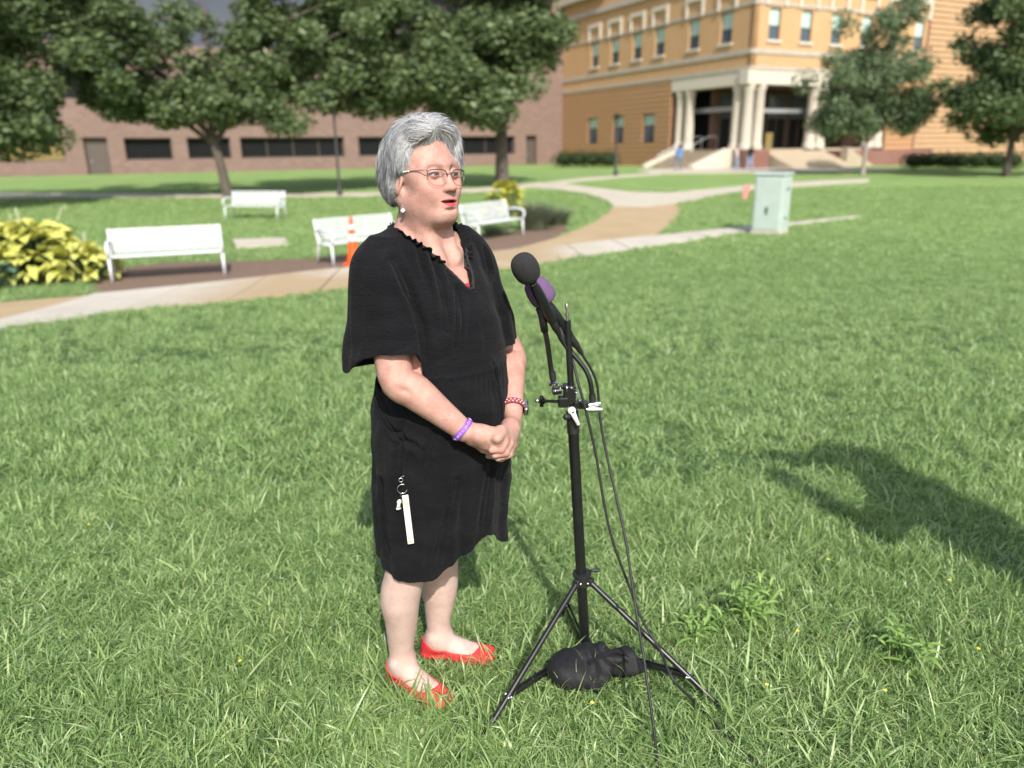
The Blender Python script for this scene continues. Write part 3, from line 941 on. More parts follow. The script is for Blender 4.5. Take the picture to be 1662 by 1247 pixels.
# ---- hostas
def hosta(px, py, rad, hgt, n, label, c1, c2, seed, stalks=0, size=.26, group='yellow green hosta bushes by the benches', cat='hosta'):
    p = spot(px, py)
    e = empty('hosta', p); tag(e, label, cat, group)
    r = np.random.default_rng(seed)
    nm = 'hosta_leaf_%d' % seed
    m, nt, b = new_mat(nm)
    b.inputs['Roughness'].default_value = .42
    at = nt.nodes.new('ShaderNodeAttribute'); at.attribute_name = 'tint'
    c = mix_rgb(nt, at.outputs['Fac'], c1, c2)
    c = mix_rgb(nt, ramp(nt, noise(nt, 18, 3), .4, .75), c, tuple(x * .72 for x in c1))
    nt.links.new(c, b.inputs['Base Color'])
    tr = nt.nodes.new('ShaderNodeBsdfTranslucent'); nt.links.new(c, tr.inputs[0])
    mx = nt.nodes.new('ShaderNodeMixShader'); mx.inputs[0].default_value = .25
    nt.links.new(b.outputs[0], mx.inputs[1]); nt.links.new(tr.outputs[0], mx.inputs[2])
    nt.links.new(mx.outputs[0], nt.nodes['Material Output'].inputs[0])
    variants = []
    for k in range(6):
        # a broad cupped leaf with a stem, lying along local +x, 1 m long
        nu, nv = 9, 7
        V = []; F = []
        droop = r.uniform(.35, .8); cup = r.uniform(.10, .22)
        for i in range(nu):
            u = i / (nu - 1)
            w = .36 * math.sin(math.pi * min(1, u * .93 + .07) ** .8) * (1 - .15 * u) + (.004 if i < nu - 1 else 0)
            for j in range(nv):
                v = j / (nv - 1) * 2 - 1
                z = .25 * math.sin(u * 1.9) - droop * u * u * .7 + cup * v * v * w * 2.2 + .012 * math.sin(v * 22 + u * 3) + r.normal() * .006
                V.append((u * (1 - .12 * droop), v * w, z))
        for i in range(nu - 1):
            for j in range(nv - 1):
                F.append((i * nv + j, (i + 1) * nv + j, (i + 1) * nv + j + 1, i * nv + j + 1))
        me = np_mesh('leaf', V, F, True)
        a_ = me.attributes.new('tint', 'FLOAT', 'FACE')
        a_.data.foreach_set('value', np.clip(r.normal(r.uniform(.2, .8), .1, len(F)), 0, 1).astype(np.float32))
        me.materials.append(m)
        variants.append(me)
    V = MB()
    for i in range(n):
        az = r.uniform(0, 2 * math.pi)
        t = (i + .5) / n                                  # inner, upright leaves first
        rr = rad * (t ** .6) * .80
        z = hgt * (1 - t ** 1.6) * .85 + .05
        s = size * r.uniform(.8, 1.25)
        o = bpy.data.objects.new('leaf', variants[i % 6]); COL.objects.link(o); o.parent = e
        o.location = (rr * math.cos(az), rr * math.sin(az), z)
        o.rotation_euler = Euler((r.normal() * .35, -(.55 * (1 - t)) + r.normal() * .2 + .1, az + r.normal() * .35), 'XYZ')
        o.scale = (s, s * r.uniform(.9, 1.2), s)
        V.tube([(0, 0, 0), (rr * .7 * math.cos(az), rr * .7 * math.sin(az), z * .8), (rr * math.cos(az), rr * math.sin(az), z)], .008, 5, cap=False)
    V.build('stems', M['leaf'], e)
    fl = simple('hosta_bloom_%d' % seed, (.40, .42, .26), .6, (.34, .34, .24))
    for i in range(stalks):
        az = r.uniform(0, 6.28); q = rad * r.uniform(.1, .8)
        a0 = Vector((q * .3 * math.cos(az), q * .3 * math.sin(az), .3)); a1 = Vector((q * math.cos(az), q * math.sin(az), hgt + r.uniform(.12, .42)))
        V = MB(); V.tube([a0, a0.lerp(a1, .5) + Vector((0, 0, .1)), a1], .007, 5)
        for k in range(9):
            pp = a0.lerp(a1, .72 + .03 * k); V.ball(pp + Vector(r.normal(size=3) * .015), .014, 6, (1, 1, 1.6))
        V.build('flower_stalk', fl, e)
    return e
YG = ((.50, .52, .09), (.72, .70, .24))
hosta(55, 452, 1.10, .95, 230, 'big yellow green hosta bush left of the long white bench', *YG, 21, 4, .34)
hosta(140, 455, .60, .55, 90, 'smaller yellow green hosta mound touching the left end of the long bench', *YG, 22, 1, .28)
hosta(-6, 470, .36, .36, 30, 'small blue green hosta at the left edge below the yellow one', (.10, .20, .14), (.16, .27, .17), 23, 0, .2, group='green hostas')
hosta(822, 352, .65, 1.05, 80, 'yellow hosta bush behind the bench to the right of the woman', (.45, .44, .06), (.62, .58, .12), 24, 0, .32)

def tall_grass(px, py, n, h, rad, label, seed):
    p = spot(px, py); e = empty('ornamental_grass', p); tag(e, label, 'ornamental grass', 'grey green grass clumps in the mulch bed')
    r = np.random.default_rng(seed)
    V = []; F = []; ti = []
    for i in range(n):
        az = r.uniform(0, 6.28); b0 = np.array([math.cos(az), math.sin(az), 0]) * r.uniform(0, rad * .4)
        out = np.array([math.cos(az + r.normal() * .4), math.sin(az + r.normal() * .4), 0]) * rad * r.uniform(.2, 1.0)
        L = h * r.uniform(.6, 1.1); w = .006; side = np.array([-out[1], out[0], 0]); side = side / (np.linalg.norm(side) + 1e-6) * w
        k0 = len(V)
        for s_ in np.linspace(0, 1, 5):
            q = b0 + out * s_ ** 1.6 + np.array([0, 0, L * (s_ - .25 * s_ ** 3)])
            ww = (1 - s_ * .9); V += [q - side * ww, q + side * ww]
        for j in range(4): F.append((k0 + 2 * j, k0 + 2 * j + 1, k0 + 2 * j + 3, k0 + 2 * j + 2)); ti.append(r.random())
    me = np_mesh('foliage', V, F); a_ = me.attributes.new('tint', 'FLOAT', 'FACE'); a_.data.foreach_set('value', np.array(ti, np.float32))
    link('foliage', me, e, M['sage'])
M['sage'] = leaf_mat('sage_leaf', (.10, .13, .075), (.19, .21, .14))
tall_grass(868, 374, 1500, 1.0, .85, 'grey green feathery grass clump right of the benches', 31)
tall_grass(905, 366, 900, .65, .65, 'lower grey green grass clump nearest the sandy path', 32)
tall_grass(800, 384, 500, .42, .5, 'small grass tuft under the right bench', 33)

# pink flower spikes next to the left hosta
# ------------------------------------------------------------------ smooth solid modelling (distance fields turned into meshes)
class Field:
    def __init__(s, lo, hi, h):
        s.lo = np.array(lo, float); s.h = h
        s.n = np.ceil((np.array(hi) - s.lo) / h).astype(int) + 1
        s.D = np.full(s.n, .5, np.float32)
        s.ax = [s.lo[i] + h * np.arange(s.n[i]) for i in range(3)]
    def sub(s, lo, hi):
        a = np.maximum(0, np.floor((np.array(lo) - s.lo) / s.h).astype(int))
        b = np.minimum(s.n, np.ceil((np.array(hi) - s.lo) / s.h).astype(int) + 1)
        if (b <= a).any(): return None
        sl = tuple(slice(a[i], b[i]) for i in range(3))
        X = s.ax[0][sl[0]][:, None, None].astype(np.float32); Y = s.ax[1][sl[1]][None, :, None].astype(np.float32); Z = s.ax[2][sl[2]][None, None, :].astype(np.float32)
        return sl, X, Y, Z

def smin(a, b, k):
    if k <= 0: return np.minimum(a, b)
    h = np.maximum(k - np.abs(a - b), 0) / k
    return np.minimum(a, b) - h * h * k * .25

class Ell:                                  # ellipsoid, optional rotation
    def __init__(s, c, r, rot=None):
        s.c = np.array(c, float); s.r = np.array(r if hasattr(r, '__len__') else (r, r, r), float)
        s.m = np.array(Euler([R(a) for a in rot]).to_matrix().transposed()) if rot else None
        e = s.r if rot is None else np.full(3, s.r.max())
        s.lo = s.c - e; s.hi = s.c + e
    def d(s, X, Y, Z):
        x = X - s.c[0]; y = Y - s.c[1]; z = Z - s.c[2]
        if s.m is not None:
            m = s.m; x, y, z = m[0, 0] * x + m[0, 1] * y + m[0, 2] * z, m[1, 0] * x + m[1, 1] * y + m[1, 2] * z, m[2, 0] * x + m[2, 1] * y + m[2, 2] * z
        r = s.r
        k0 = np.sqrt((x / r[0]) ** 2 + (y / r[1]) ** 2 + (z / r[2]) ** 2)
        k1 = np.sqrt((x / r[0] ** 2) ** 2 + (y / r[1] ** 2) ** 2 + (z / r[2] ** 2) ** 2)
        return k0 * (k0 - 1) / (k1 + 1e-6)

class Cap:                                  # capsule tapering from r1 to r2; squash flattens it along an axis
    def __init__(s, a, b, r1, r2=None, flat=None):
        s.a = np.array(a, float); s.b = np.array(b, float); s.r1 = r1; s.r2 = r1 if r2 is None else r2
        m = max(s.r1, s.r2); s.lo = np.minimum(s.a, s.b) - m; s.hi = np.maximum(s.a, s.b) + m
        s.flat = flat                       # (unit vector, factor): distances along the vector count more
        if flat: s.lo -= 0; s.hi += 0
    def d(s, X, Y, Z):
        ab = s.b - s.a; L = float(ab @ ab)
        px, py, pz = X - s.a[0], Y - s.a[1], Z - s.a[2]
        t = np.clip((px * ab[0] + py * ab[1] + pz * ab[2]) / L, 0, 1)
        qx, qy, qz = px - t * ab[0], py - t * ab[1], pz - t * ab[2]
        if s.flat:
            v, f = s.flat
            w = (qx * v[0] + qy * v[1] + qz * v[2])
            q = np.sqrt(qx * qx + qy * qy + qz * qz + w * w * (f * f - 1))
            return (q - (s.r1 + (s.r2 - s.r1) * t)) / (1 + (f - 1) * .5)
        return np.sqrt(qx * qx + qy * qy + qz * qz) - (s.r1 + (s.r2 - s.r1) * t)

class Limb:                                 # a limb: joints with radii, smoothly interpolated, evaluated as one shape
    def __init__(s, pts, rad, n=6):
        P = np.array([np.array(p, float) for p in pts]); r_ = np.array(rad, float)
        Q = np.concatenate([P, r_[:, None]], 1); m = len(Q); out = []
        for i in range(m - 1):
            a, b, c, d = Q[max(i - 1, 0)], Q[i], Q[i + 1], Q[min(i + 2, m - 1)]
            for k in range(n):
                t = k / n
                out.append(.5 * (2 * b + (c - a) * t + (2 * a - 5 * b + 4 * c - d) * t * t + (3 * b - a - 3 * c + d) * t ** 3))
        out.append(Q[-1]); s.caps = [Cap(p[:3], q[:3], p[3], q[3]) for p, q in zip(out, out[1:])]
        s.lo = np.min([c.lo for c in s.caps], 0); s.hi = np.max([c.hi for c in s.caps], 0)
    def d(s, X, Y, Z):
        r = None
        for c in s.caps:
            v = c.d(X, Y, Z); r = v if r is None else np.minimum(r, v)
        return r

class Stack:                                # elliptical sections stacked in z: rows (z, cx, cy, a, b)
    def __init__(s, rows, fold=None, pw=2.0):
        s.T = np.array(sorted(rows), float); s.fold = fold; s.pw = pw
        T = s.T; m = 0.03
        s.lo = np.array([(T[:, 1] - T[:, 3]).min() - m, (T[:, 2] - T[:, 4]).min() - m, T[0, 0]])
        s.hi = np.array([(T[:, 1] + T[:, 3]).max() + m, (T[:, 2] + T[:, 4]).max() + m, T[-1, 0]])
    def at(s, z):
        T = s.T
        # smooth interpolation
        out = []
        for c in range(1, 5):
            zs = T[:, 0]; v = T[:, c]
            g = np.gradient(v, zs)
            i = np.clip(np.searchsorted(zs, z) - 1, 0, len(zs) - 2)
            h = zs[i + 1] - zs[i]; t = np.clip((z - zs[i]) / h, 0, 1)
            out.append((2 * t**3 - 3 * t**2 + 1) * v[i] + (t**3 - 2 * t**2 + t) * h * g[i] + (-2 * t**3 + 3 * t**2) * v[i + 1] + (t**3 - t**2) * h * g[i + 1])
        return out
    def d(s, X, Y, Z):
        z = Z.ravel()
        cx, cy, a, b = [o.reshape(1, 1, -1).astype(np.float32) for o in s.at(z)]
        x = (X - cx) / a; y = (Y - cy) / b
        if s.pw != 2.0:
            rr = (np.abs(x) ** s.pw + np.abs(y) ** s.pw) ** (1 / s.pw)
        else: rr = np.sqrt(x * x + y * y)
        d = (rr - 1) * np.minimum(a, b)
        if s.fold is not None: d = d - s.fold(np.arctan2(X - cx, -(Y - cy)), Z, X, Y)
        e = np.maximum(s.T[0, 0] - Z, Z - s.T[-1, 0])
        return np.maximum(d, e)

def solid(field, ops):
    """ops: list of (kind, shape, k); kind '+' adds, '-' carves"""
    for kind, sh, k in ops:
        pad = k + 3 * field.h
        q = field.sub(sh.lo - pad, sh.hi + pad)
        if q is None: continue
        sl, X, Y, Z = q
        d = sh.d(X, Y, Z).astype(np.float32)
        D = field.D[sl]
        field.D[sl] = smin(D, d, k) if kind == '+' else -smin(-D, d, k)
    return field

def nets(f, relax=1):
    """surface nets: vertices and quads of the zero level"""
    D, h, o = f.D, f.h, f.lo
    s = D < 0
    nx, ny, nz = D.shape
    c = np.zeros((nx - 1, ny - 1, nz - 1), np.uint8)
    for i in (0, 1):
        for j in (0, 1):
            for k in (0, 1):
                c += s[i:nx - 1 + i, j:ny - 1 + j, k:nz - 1 + k]
    mask = (c > 0) & (c < 8)
    cells = np.argwhere(mask)
    idx = np.full(mask.shape, -1, np.int32); idx[mask] = np.arange(len(cells))
    acc = np.zeros((len(cells), 3)); cnt = np.zeros(len(cells))
    for a in range(3):
        b, e = [q for q in range(3) if q != a]
        for u in (0, 1):
            for v in (0, 1):
                p0 = np.zeros(3, int); p0[b] = u; p0[e] = v
                p1 = p0.copy(); p1[a] = 1
                g0 = cells + p0; g1 = cells + p1
                v0 = D[g0[:, 0], g0[:, 1], g0[:, 2]].astype(float); v1 = D[g1[:, 0], g1[:, 1], g1[:, 2]].astype(float)
                x = (v0 < 0) != (v1 < 0)
                t = np.where(x, v0 / np.where(x, v0 - v1, 1), 0)
                pp = np.tile(p0.astype(float), (len(cells), 1)); pp[:, a] += t
                acc += pp * x[:, None]; cnt += x
    V = o + h * (cells + acc / cnt[:, None])
    Fs = []
    for a in range(3):
        b, e = (a + 1) % 3, (a + 2) % 3
        s0 = [slice(None)] * 3; s1 = [slice(None)] * 3
        s0[a] = slice(0, D.shape[a] - 1); s1[a] = slice(1, None)
        S0, S1 = s[tuple(s0)], s[tuple(s1)]
        g = np.argwhere(S0 != S1)
        ok = (g[:, b] > 0) & (g[:, e] > 0) & (g[:, b] < D.shape[b] - 1) & (g[:, e] < D.shape[e] - 1)
        g = g[ok]
        eb = np.zeros(3, int); eb[b] = 1; ee = np.zeros(3, int); ee[e] = 1
        q = [g - eb - ee, g - ee, g, g - eb]
        q = np.stack([idx[p[:, 0], p[:, 1], p[:, 2]] for p in q], 1)
        fl = s[g[:, 0], g[:, 1], g[:, 2]]
        q[~fl] = q[~fl][:, ::-1]
        Fs.append(q)
    F = np.concatenate(Fs)
    F = F[(F >= 0).all(1)]
    for _ in range(relax):
        A = np.zeros_like(V); n = np.zeros(len(V))
        for i in range(4):
            j = (i + 1) % 4
            np.add.at(A, F[:, i], V[F[:, j]]); np.add.at(A, F[:, j], V[F[:, i]])
            n += np.bincount(F[:, i], minlength=len(V)) + np.bincount(F[:, j], minlength=len(V))
        ok = n > 0
        V[ok] = V[ok] * .5 + .5 * A[ok] / n[ok, None]
    return V, F

def sample(f, P):
    """trilinear value of the field at points"""
    q = (P - f.lo) / f.h
    q = np.clip(q, 0, f.n - 1.001)
    i = q.astype(int); t = q - i
    out = 0
    for a in (0, 1):
        for b in (0, 1):
            for c in (0, 1):
                w = (t[:, 0] if a else 1 - t[:, 0]) * (t[:, 1] if b else 1 - t[:, 1]) * (t[:, 2] if c else 1 - t[:, 2])
                out = out + w * f.D[i[:, 0] + a, i[:, 1] + b, i[:, 2] + c]
    return out

def grad(f, P, e=.003):
    g = np.stack([sample(f, P + np.eye(3)[i] * e) - sample(f, P - np.eye(3)[i] * e) for i in range(3)], 1)
    return g / (np.linalg.norm(g, axis=1)[:, None] + 1e-9)

def drop_loose(V, F, keep):
    """keep only faces whose vertices all satisfy keep, and repack"""
    k = keep[F].all(1); F = F[k]
    used = np.zeros(len(V), bool); used[F.ravel()] = True
    m = np.cumsum(used) - 1
    return V[used], m[F]
# ------------------------------------------------------------------ the woman
WB = Vector((-.225, 2.02, 0.0)); WA = R(49)
WB.z = 0.0
woman = empty('person', WB, WA)
tag(woman, 'silver haired woman in glasses and a loose black dress speaking with hands clasped', 'person')
WM = Matrix.Translation(WB) @ Matrix.Rotation(WA, 4, 'Z'); WMi = WM.inverted()
def lw(px, py, y):                         # photo place at world depth y -> the woman's local coordinates
    return np.array(WMi @ aty(px, py, y))

# head frame: turned a little further than the body, tipped slightly
HC = np.array([-.007, -.006, 1.525]); HYAW, HPITCH, HROLLX = R(-3), R(-4.5), R(2)
HM = Matrix.Translation(HC) @ Matrix.Rotation(HYAW, 4, 'Z') @ Matrix.Rotation(HROLLX, 4, 'Y') @ Matrix.Rotation(HPITCH, 4, 'X')
HMn = np.array(HM)
def hp(x, y, z): return (HMn @ np.array([x, y, z, 1]))[:3]
hrot = [math.degrees(a) for a in HM.to_euler()]
def HE(c, r, rot=None):
    if rot:
        e = (HM.to_3x3() @ Euler([R(a) for a in rot]).to_matrix()).to_euler(); rr = [math.degrees(a) for a in e]
    else: rr = hrot
    return Ell(hp(*c), r, rr)
def HCp(a, b, r1, r2=None): return Cap(hp(*a), hp(*b), r1, r2)

def both(fn): return [fn(-1), fn(1)]
def face_ops():
    o = []
    A = lambda sh, k: o.append(('+', sh, k)); C_ = lambda sh, k: o.append(('-', sh, k))
    A(HE((0, .016, .052), (.074, .096, .088)), 0)
    A(HE((0, -.030, -.012), (.063, .064, .088)), .03)
    for s in (-1, 1):
        A(HCp((s * .050, .004, -.046), (s * .018, -.074, -.094), .021, .020), .03)
        A(HE((s * .041, -.034, -.060), (.026, .032, .032)), .03)        # jowl
        A(HE((s * .036, -.066, -.022), (.027, .026, .030)), .028)       # cheek
        A(HE((s * .052, -.040, .004), (.022, .030, .024)), .03)
    A(HE((0, -.079, -.090), (.025, .020, .0180)), .024)                  # chin
    A(HE((0, -.024, -.101), (.044, .042, .024)), .03)                    # double chin
    for s in (-1, 1): A(HCp((s * .012, -.0865, .030), (s * .046, -.068, .031), .0095, .0090), .034)
    for s in (-1, 1): C_(HE((s * .032, -.104, .006), (.019, .021, .0155)), .034)
    A(HE((0, -.081, -.056), (.034, .020, .027)), .022)                    # mouth mound
    # nose
    A(HCp((0, -.086, .024), (0, -.1035, -.018), .0088, .0098), .012)
    A(HE((0, -.1095, -.0270), (.0130, .0120, .0105)), .009)
    for s in (-1, 1): A(HE((s * .0130, -.0990, -.0295), (.0085, .0105, .0080)), .007)
    for s in (-1, 1): C_(HE((s * .0068, -.1055, -.0382), (.0036, .0055, .0038)), .003)
    C_(HCp((0, -.1095, -.041), (0, -.1090, -.048), .0014), .004)
    # lips, parted while she speaks
    for s in (-1, 1):
        A(HCp((s * .004, -.1005, -.0525), (s * .029, -.0880, -.0590), .0032, .0018), .004)
        A(HCp((0, -.0995, -.0685), (s * .0235, -.0890, -.0645), .0052, .0026), .005)
    C_(HE((0, -.0965, -.0605), (.0255, .0160, .0038)), .002)
    C_(HE((0, -.1005, -.0810), (.016, .0050, .0030)), .008)
    # eyelids
    for s in (-1, 1):
        A(HE((s * .0325, -.0785, .0085), (.0160, .0140, .0136)), .006)
        C_(HE((s * .0330, -.0930, .0064), (.0122, .0200, .0027)), .0015)
        C_(HCp((s * .021, -.0940, .0150), (s * .044, -.0880, .0140), .0010), .003)   # lid crease
        C_(HCp((s * .022, -.0915, -.0055), (s * .042, -.0860, -.0080), .0010), .005)
    # ears
    for s in (-1, 1):
        A(HE((s * .0765, .004, -.010), (.0075, .0165, .0300), (8, s * -14, s * 18)), .006)
        A(HE((s * .0735, -.003, -.0365), (.0058, .0085, .0105)), .005)
        C_(HE((s * .0865, -.001, -.008), (.0060, .0090, .0180), (8, s * -14, s * 18)), .003)
    return o

elR = lw(643, 612, 1.815); wrR = lw(754, 700, 1.800)
elL = lw(826, 572, 2.15); wrL = lw(832, 668, 1.955)
shR = np.array([-.150, .015, 1.315]); shL = np.array([.150, .015, 1.315])
anR = lw(654, 1074, 1.955); anL = lw(714, 1036, 2.085)
anR[2] = .085; anL[2] = .085
calfR = lw(650, 966, 1.93); calfL = lw(713, 945, 2.09)
kneeR = np.array([calfR[0] + .020, calfR[1] - .025, .47]); kneeL = np.array([calfL[0] - .0, calfL[1] - .02, .47])

def body_ops():
    o = []
    A = lambda sh, k: o.append(('+', sh, k)); C_ = lambda sh, k: o.append(('-', sh, k))
    A(Stack([(.70, 0, .0, .16, .14), (.85, 0, 0, .165, .15), (1.0, 0, -.02, .155, .155), (1.10, 0, -.02, .152, .15), (1.18, 0, -.02, .155, .142), (1.25, 0, -.010, .160, .128), (1.31, 0, .006, .155, .094), (1.355, 0, .016, .125, .062), (1.38, 0, .02, .085, .050), (1.40, 0, .022, .025, .022)]), 0)
    # neck and shoulders
    A(Cap((0, .030, 1.30), tuple(hp(0, .020, -.050)), .068, .053), .05)
    A(Cap((0, .002, 1.34), tuple(hp(0, -.018, -.085)), .046, .040), .05)
    for s, sh in ((-1, shR), (1, shL)):
        A(Cap((s * .04, .03, 1.372), tuple(sh + [0, 0, .0]), .032, .044), .05)
        A(Cap((s * .020, -.085, 1.322), (s * .10, -.045, 1.340), .009, .007), .03)      # collar bones
        A(Cap((s * .022, -.078, 1.325), tuple(hp(s * .058, .010, -.05)), .012, .016), .03)  # neck tendons
    C_(Ell((0, -.100, 1.335), (.014, .014, .014)), .02)
    cz_ = lw(652, 634, 1.76); C_(Ell(cz_, (.020, .006, .004), (0, 25, -40)), .012)
    # arms
    for sh, el, wr in ((shR, elR, wrR), (shL, elL, wrL)):
        f_ = el + (wr - el) * .28; g_ = el + (wr - el) * .62; h_ = sh + (el - sh) * .5 + np.array([-.010 * np.sign(sh[0]), .012, 0])
        A(Limb([sh, h_, el, f_, g_, wr], [.050, .0475, .0455, .0455, .0370, .0280]), .03)
    C_(Ell(lw(652, 634, 1.76), (.020, .006, .004), (0, 25, -40)), .012)
    # legs
    for kn, ca, an, hx in ((kneeR, calfR, anR, -.09), (kneeL, calfL, anL, .09)):
        top = np.array([hx * .75 + .01, .0, .78]); lo_ = an + [0, .004, .05]
        A(Limb([top, kn, ca, ca * .55 + lo_ * .45 + [0, -.002, 0], lo_, an], [.085, .0600, .0600, .0500, .0395, .0385]), .03)
        A(Ell(an + [-.031, .0, .0], .012), .02); A(Ell(an + [.031, .0, .004], .012), .02)
    return o

def foot_ops(an, dx, dy):
    """foot pointing along (dx,dy), ankle at an"""
    o = []
    f = np.array([dx, dy, 0.0]); f /= np.linalg.norm(f); s = np.array([-f[1], f[0], 0])
    P = lambda a, b, z: np.array([an[0], an[1], 0]) + f * a * .87 + s * b + np.array([0, 0, z])
    A = lambda sh, k: o.append(('+', sh, k))
    A(Cap(P(-.038, 0, .030), P(-.01, 0, .062), .028, .034), .02)
    A(Cap(P(-.015, 0, .060), P(.075, .0, .036), .034, .026), .03)
    A(Cap(P(.06, .006, .030), P(.135, .012, .020), .030, .024), .02)
    A(Cap(P(.06, -.012, .026), P(.125, -.020, .018), .024, .020), .02)
    for i, b in enumerate((-.034, -.019, -.004, .011)):
        A(Cap(P(.145, b, .016), P(.168 + .006 * i, b, .011), .0085, .0075), .004)
    A(Cap(P(.145, .028, .017), P(.188, .026, .012), .012, .0105), .004)
    return o, f, s

def finger(pts, r0, r1, k=.0035):
    n = len(pts) - 1; o = []
    for i in range(n):
        ra = r0 + (r1 - r0) * i / n; rb = r0 + (r1 - r0) * (i + 1) / n
        o.append(('+', Cap(pts[i], pts[i + 1], ra, rb), k if i else k * 2.2))
    return o

def hand_ops():
    """hands clasped in front: the right one lies in the left one"""
    o = []
    A = lambda sh, k: o.append(('+', sh, k))
    q = lambda px, py, y: lw(px, py, y - .045)
    # right hand: wrist -> back of the hand -> fingers folding down into the left palm
    w0 = wrR
    kn = [q(797, 701, 1.835), q(806, 710, 1.822), q(807, 720, 1.825), q(803, 728, 1.835)]   # knuckles, index to little
    for i, p in enumerate(kn):
        b = w0 + (kn[i] - w0) * .25 + (q(757, 696 + 5 * i, 1.855) - w0) * .6
        A(Cap(b, p, .0165, .0128), .014)
    A(Ell((w0 + kn[1]) / 2, (.024, .020, .020)), .02)
    mids = [q(815, 722, 1.845), q(818, 729, 1.84), q(815, 735, 1.845), q(807, 738, 1.85)]
    tips = [q(803, 733, 1.875), q(804, 738, 1.875), q(800, 741, 1.875), q(793, 740, 1.875)]
    for i in range(4): o.extend(finger([kn[i], mids[i], tips[i]], .0105, .0085))
    # right thumb runs under towards the left palm
    o.extend(finger([q(762, 712, 1.86), q(785, 728, 1.862), q(803, 735, 1.866)], .0135, .010, .006))
    # left hand: comes down from its wrist, thumb over the right knuckles, fingers wrapped underneath
    w1 = wrL
    kl = [q(818, 716, 1.845), q(826, 720, 1.865), q(830, 722, 1.89), q(832, 722, 1.915)]
    for i, p in enumerate(kl):
        b = w1 + (q(833, 684, 1.965 + .012 * i) - w1) * .6
        A(Cap(b, p, .0175, .0130), .014)
    A(Ell((w1 * .45 + kl[1] * .55), (.022, .024, .026)), .02)
    m1 = [q(813, 730, 1.825), q(821, 735, 1.835), q(826, 738, 1.85), q(828, 737, 1.87)]
    t1 = [q(798, 731, 1.812), q(803, 739, 1.822), q(808, 744, 1.835), q(813, 745, 1.85)]
    for i in range(4): o.extend(finger([kl[i], m1[i], t1[i]], .0112, .0088))
    o.extend(finger([q(826, 693, 1.915), q(813, 700, 1.850), q(807, 712, 1.812)], .0150, .0120, .010))
    return o

BO = body_ops(); FO = face_ops(); HO = hand_ops()
dirR = (math.sin(R(4)), -math.cos(R(4))); dirL = (math.sin(R(33)), -math.cos(R(33)))
foR, fR, sR = foot_ops(anR, *dirR); foL, fL, sL = foot_ops(anL, *dirL)
ALL = BO + FO + HO + foR + foL
def block(lo, hi, h, relax):
    f = Field(lo, hi, h); solid(f, ALL); V, F = nets(f, relax); return f, V, F
parts_v = []; parts_f = []; off = 0
zcut = 1.215
fh, Vh, Fh = block((-.135, -.19, zcut), (.135, .16, 1.70), .0016, 1)
def soften(V, F, w, n, amt=.7):
    E = np.concatenate([np.stack([F[:, i], F[:, (i + 1) % 4]], 1) for i in range(4)])
    E = E[(w[E] > 0).any(1)]
    cnt = np.bincount(E[:, 0], minlength=len(V)) + np.bincount(E[:, 1], minlength=len(V)); ok = (cnt > 0) & (w > 0)
    for _ in range(n):
        A_ = np.stack([np.bincount(E[:, 0], V[E[:, 1], c], len(V)) + np.bincount(E[:, 1], V[E[:, 0], c], len(V)) for c in range(3)], 1)
        V[ok] += (A_[ok] / cnt[ok, None] - V[ok]) * (w[ok] * amt)[:, None]
    return V
hl_ = (np.linalg.inv(HMn) @ np.concatenate([Vh, np.ones((len(Vh), 1))], 1).T)
soften(Vh, Fh, sst(.026, .044, hl_[2]) * (hl_[1] < .03), 150)
soften(Vh, Fh, sst(.045, .055, np.abs(hl_[0])) * sst(.10, .08, np.abs(hl_[2] + .03)) * (hl_[1] < -.02) + 0 * hl_[0], 40)
# creases of an older face: drawn on the surface and pressed in
def face_pt(x, z):
    y = -.16; d = (HMn[:3, :3] @ np.array([0, 1, 0])); p = hp(x, y, z)
    for _ in range(60):
        v = sample(fh, p[None])[0]
        if v < .0003: break
        p = p + d * max(v * .7, .0003)
    return p
def crease(V, F, lines):
    gN = grad(fh, V, .0016); out = np.zeros(len(V))
    for pts, sg, dep in lines:
        P = [np.array(p) if len(p) == 3 else face_pt(*p) for p in pts]; m = len(P) - 1
        best = np.full(len(V), 9.); at_ = np.zeros(len(V))
        for i in range(m):
            ab = P[i + 1] - P[i]; t = np.clip(((V - P[i]) @ ab) / (ab @ ab), 0, 1)
            q = np.linalg.norm(V - P[i] - t[:, None] * ab, axis=1); w = q < best
            best = np.where(w, q, best); at_ = np.where(w, (i + t) / m, at_)
        out += dep * np.sin(np.pi * np.clip(at_ * .9 + .05, 0, 1)) ** .5 * (-np.exp(-(best / sg) ** 2) + .5 * np.exp(-((best - 2.4 * sg) / (1.3 * sg)) ** 2))
    V += gN * out[:, None]
lines = []
for s in (-1, 1):
    lines += [([(s * .0205, -.027), (s * .0275, -.038), (s * .0335, -.052)], .0028, .0042),
              ([(s * .0320, -.060), (s * .0345, -.070), (s * .0340, -.080)], .0026, .0026),
              ([(s * .019, -.006), (s * .030, -.012), (s * .043, -.010)], .0024, .0020),
              ([(s * .052, .008), (s * .057, .002)], .0016, .0008), ([(s * .053, .013), (s * .059, .012)], .0016, .0008),
              ([(s * .0052, .028), (s * .0062, .040)], .0020, .0009)]
for z_, d_ in ((.056, .0006), (.068, .0006), (.081, .0005)):
    lines.append(([(-.040, z_ - .004), (-.018, z_), (.005, z_ - .0015), (.034, z_ - .003)], .0022, d_))
crease(Vh, Fh, lines)
hc = (np.array(wrR) + np.array(wrL)) / 2
hlo = np.minimum(wrR, wrL) + np.array([-.075, -.10, -.13]); hhi = np.maximum(wrR, wrL) + np.array([.075, .07, .045])
fhd, Vd, Fd = block(hlo, hhi, .0016, 1)
fb, Vb, Fb = block((-.36, -.36, -.005), (.36, .24, 1.45), .0036, 1)
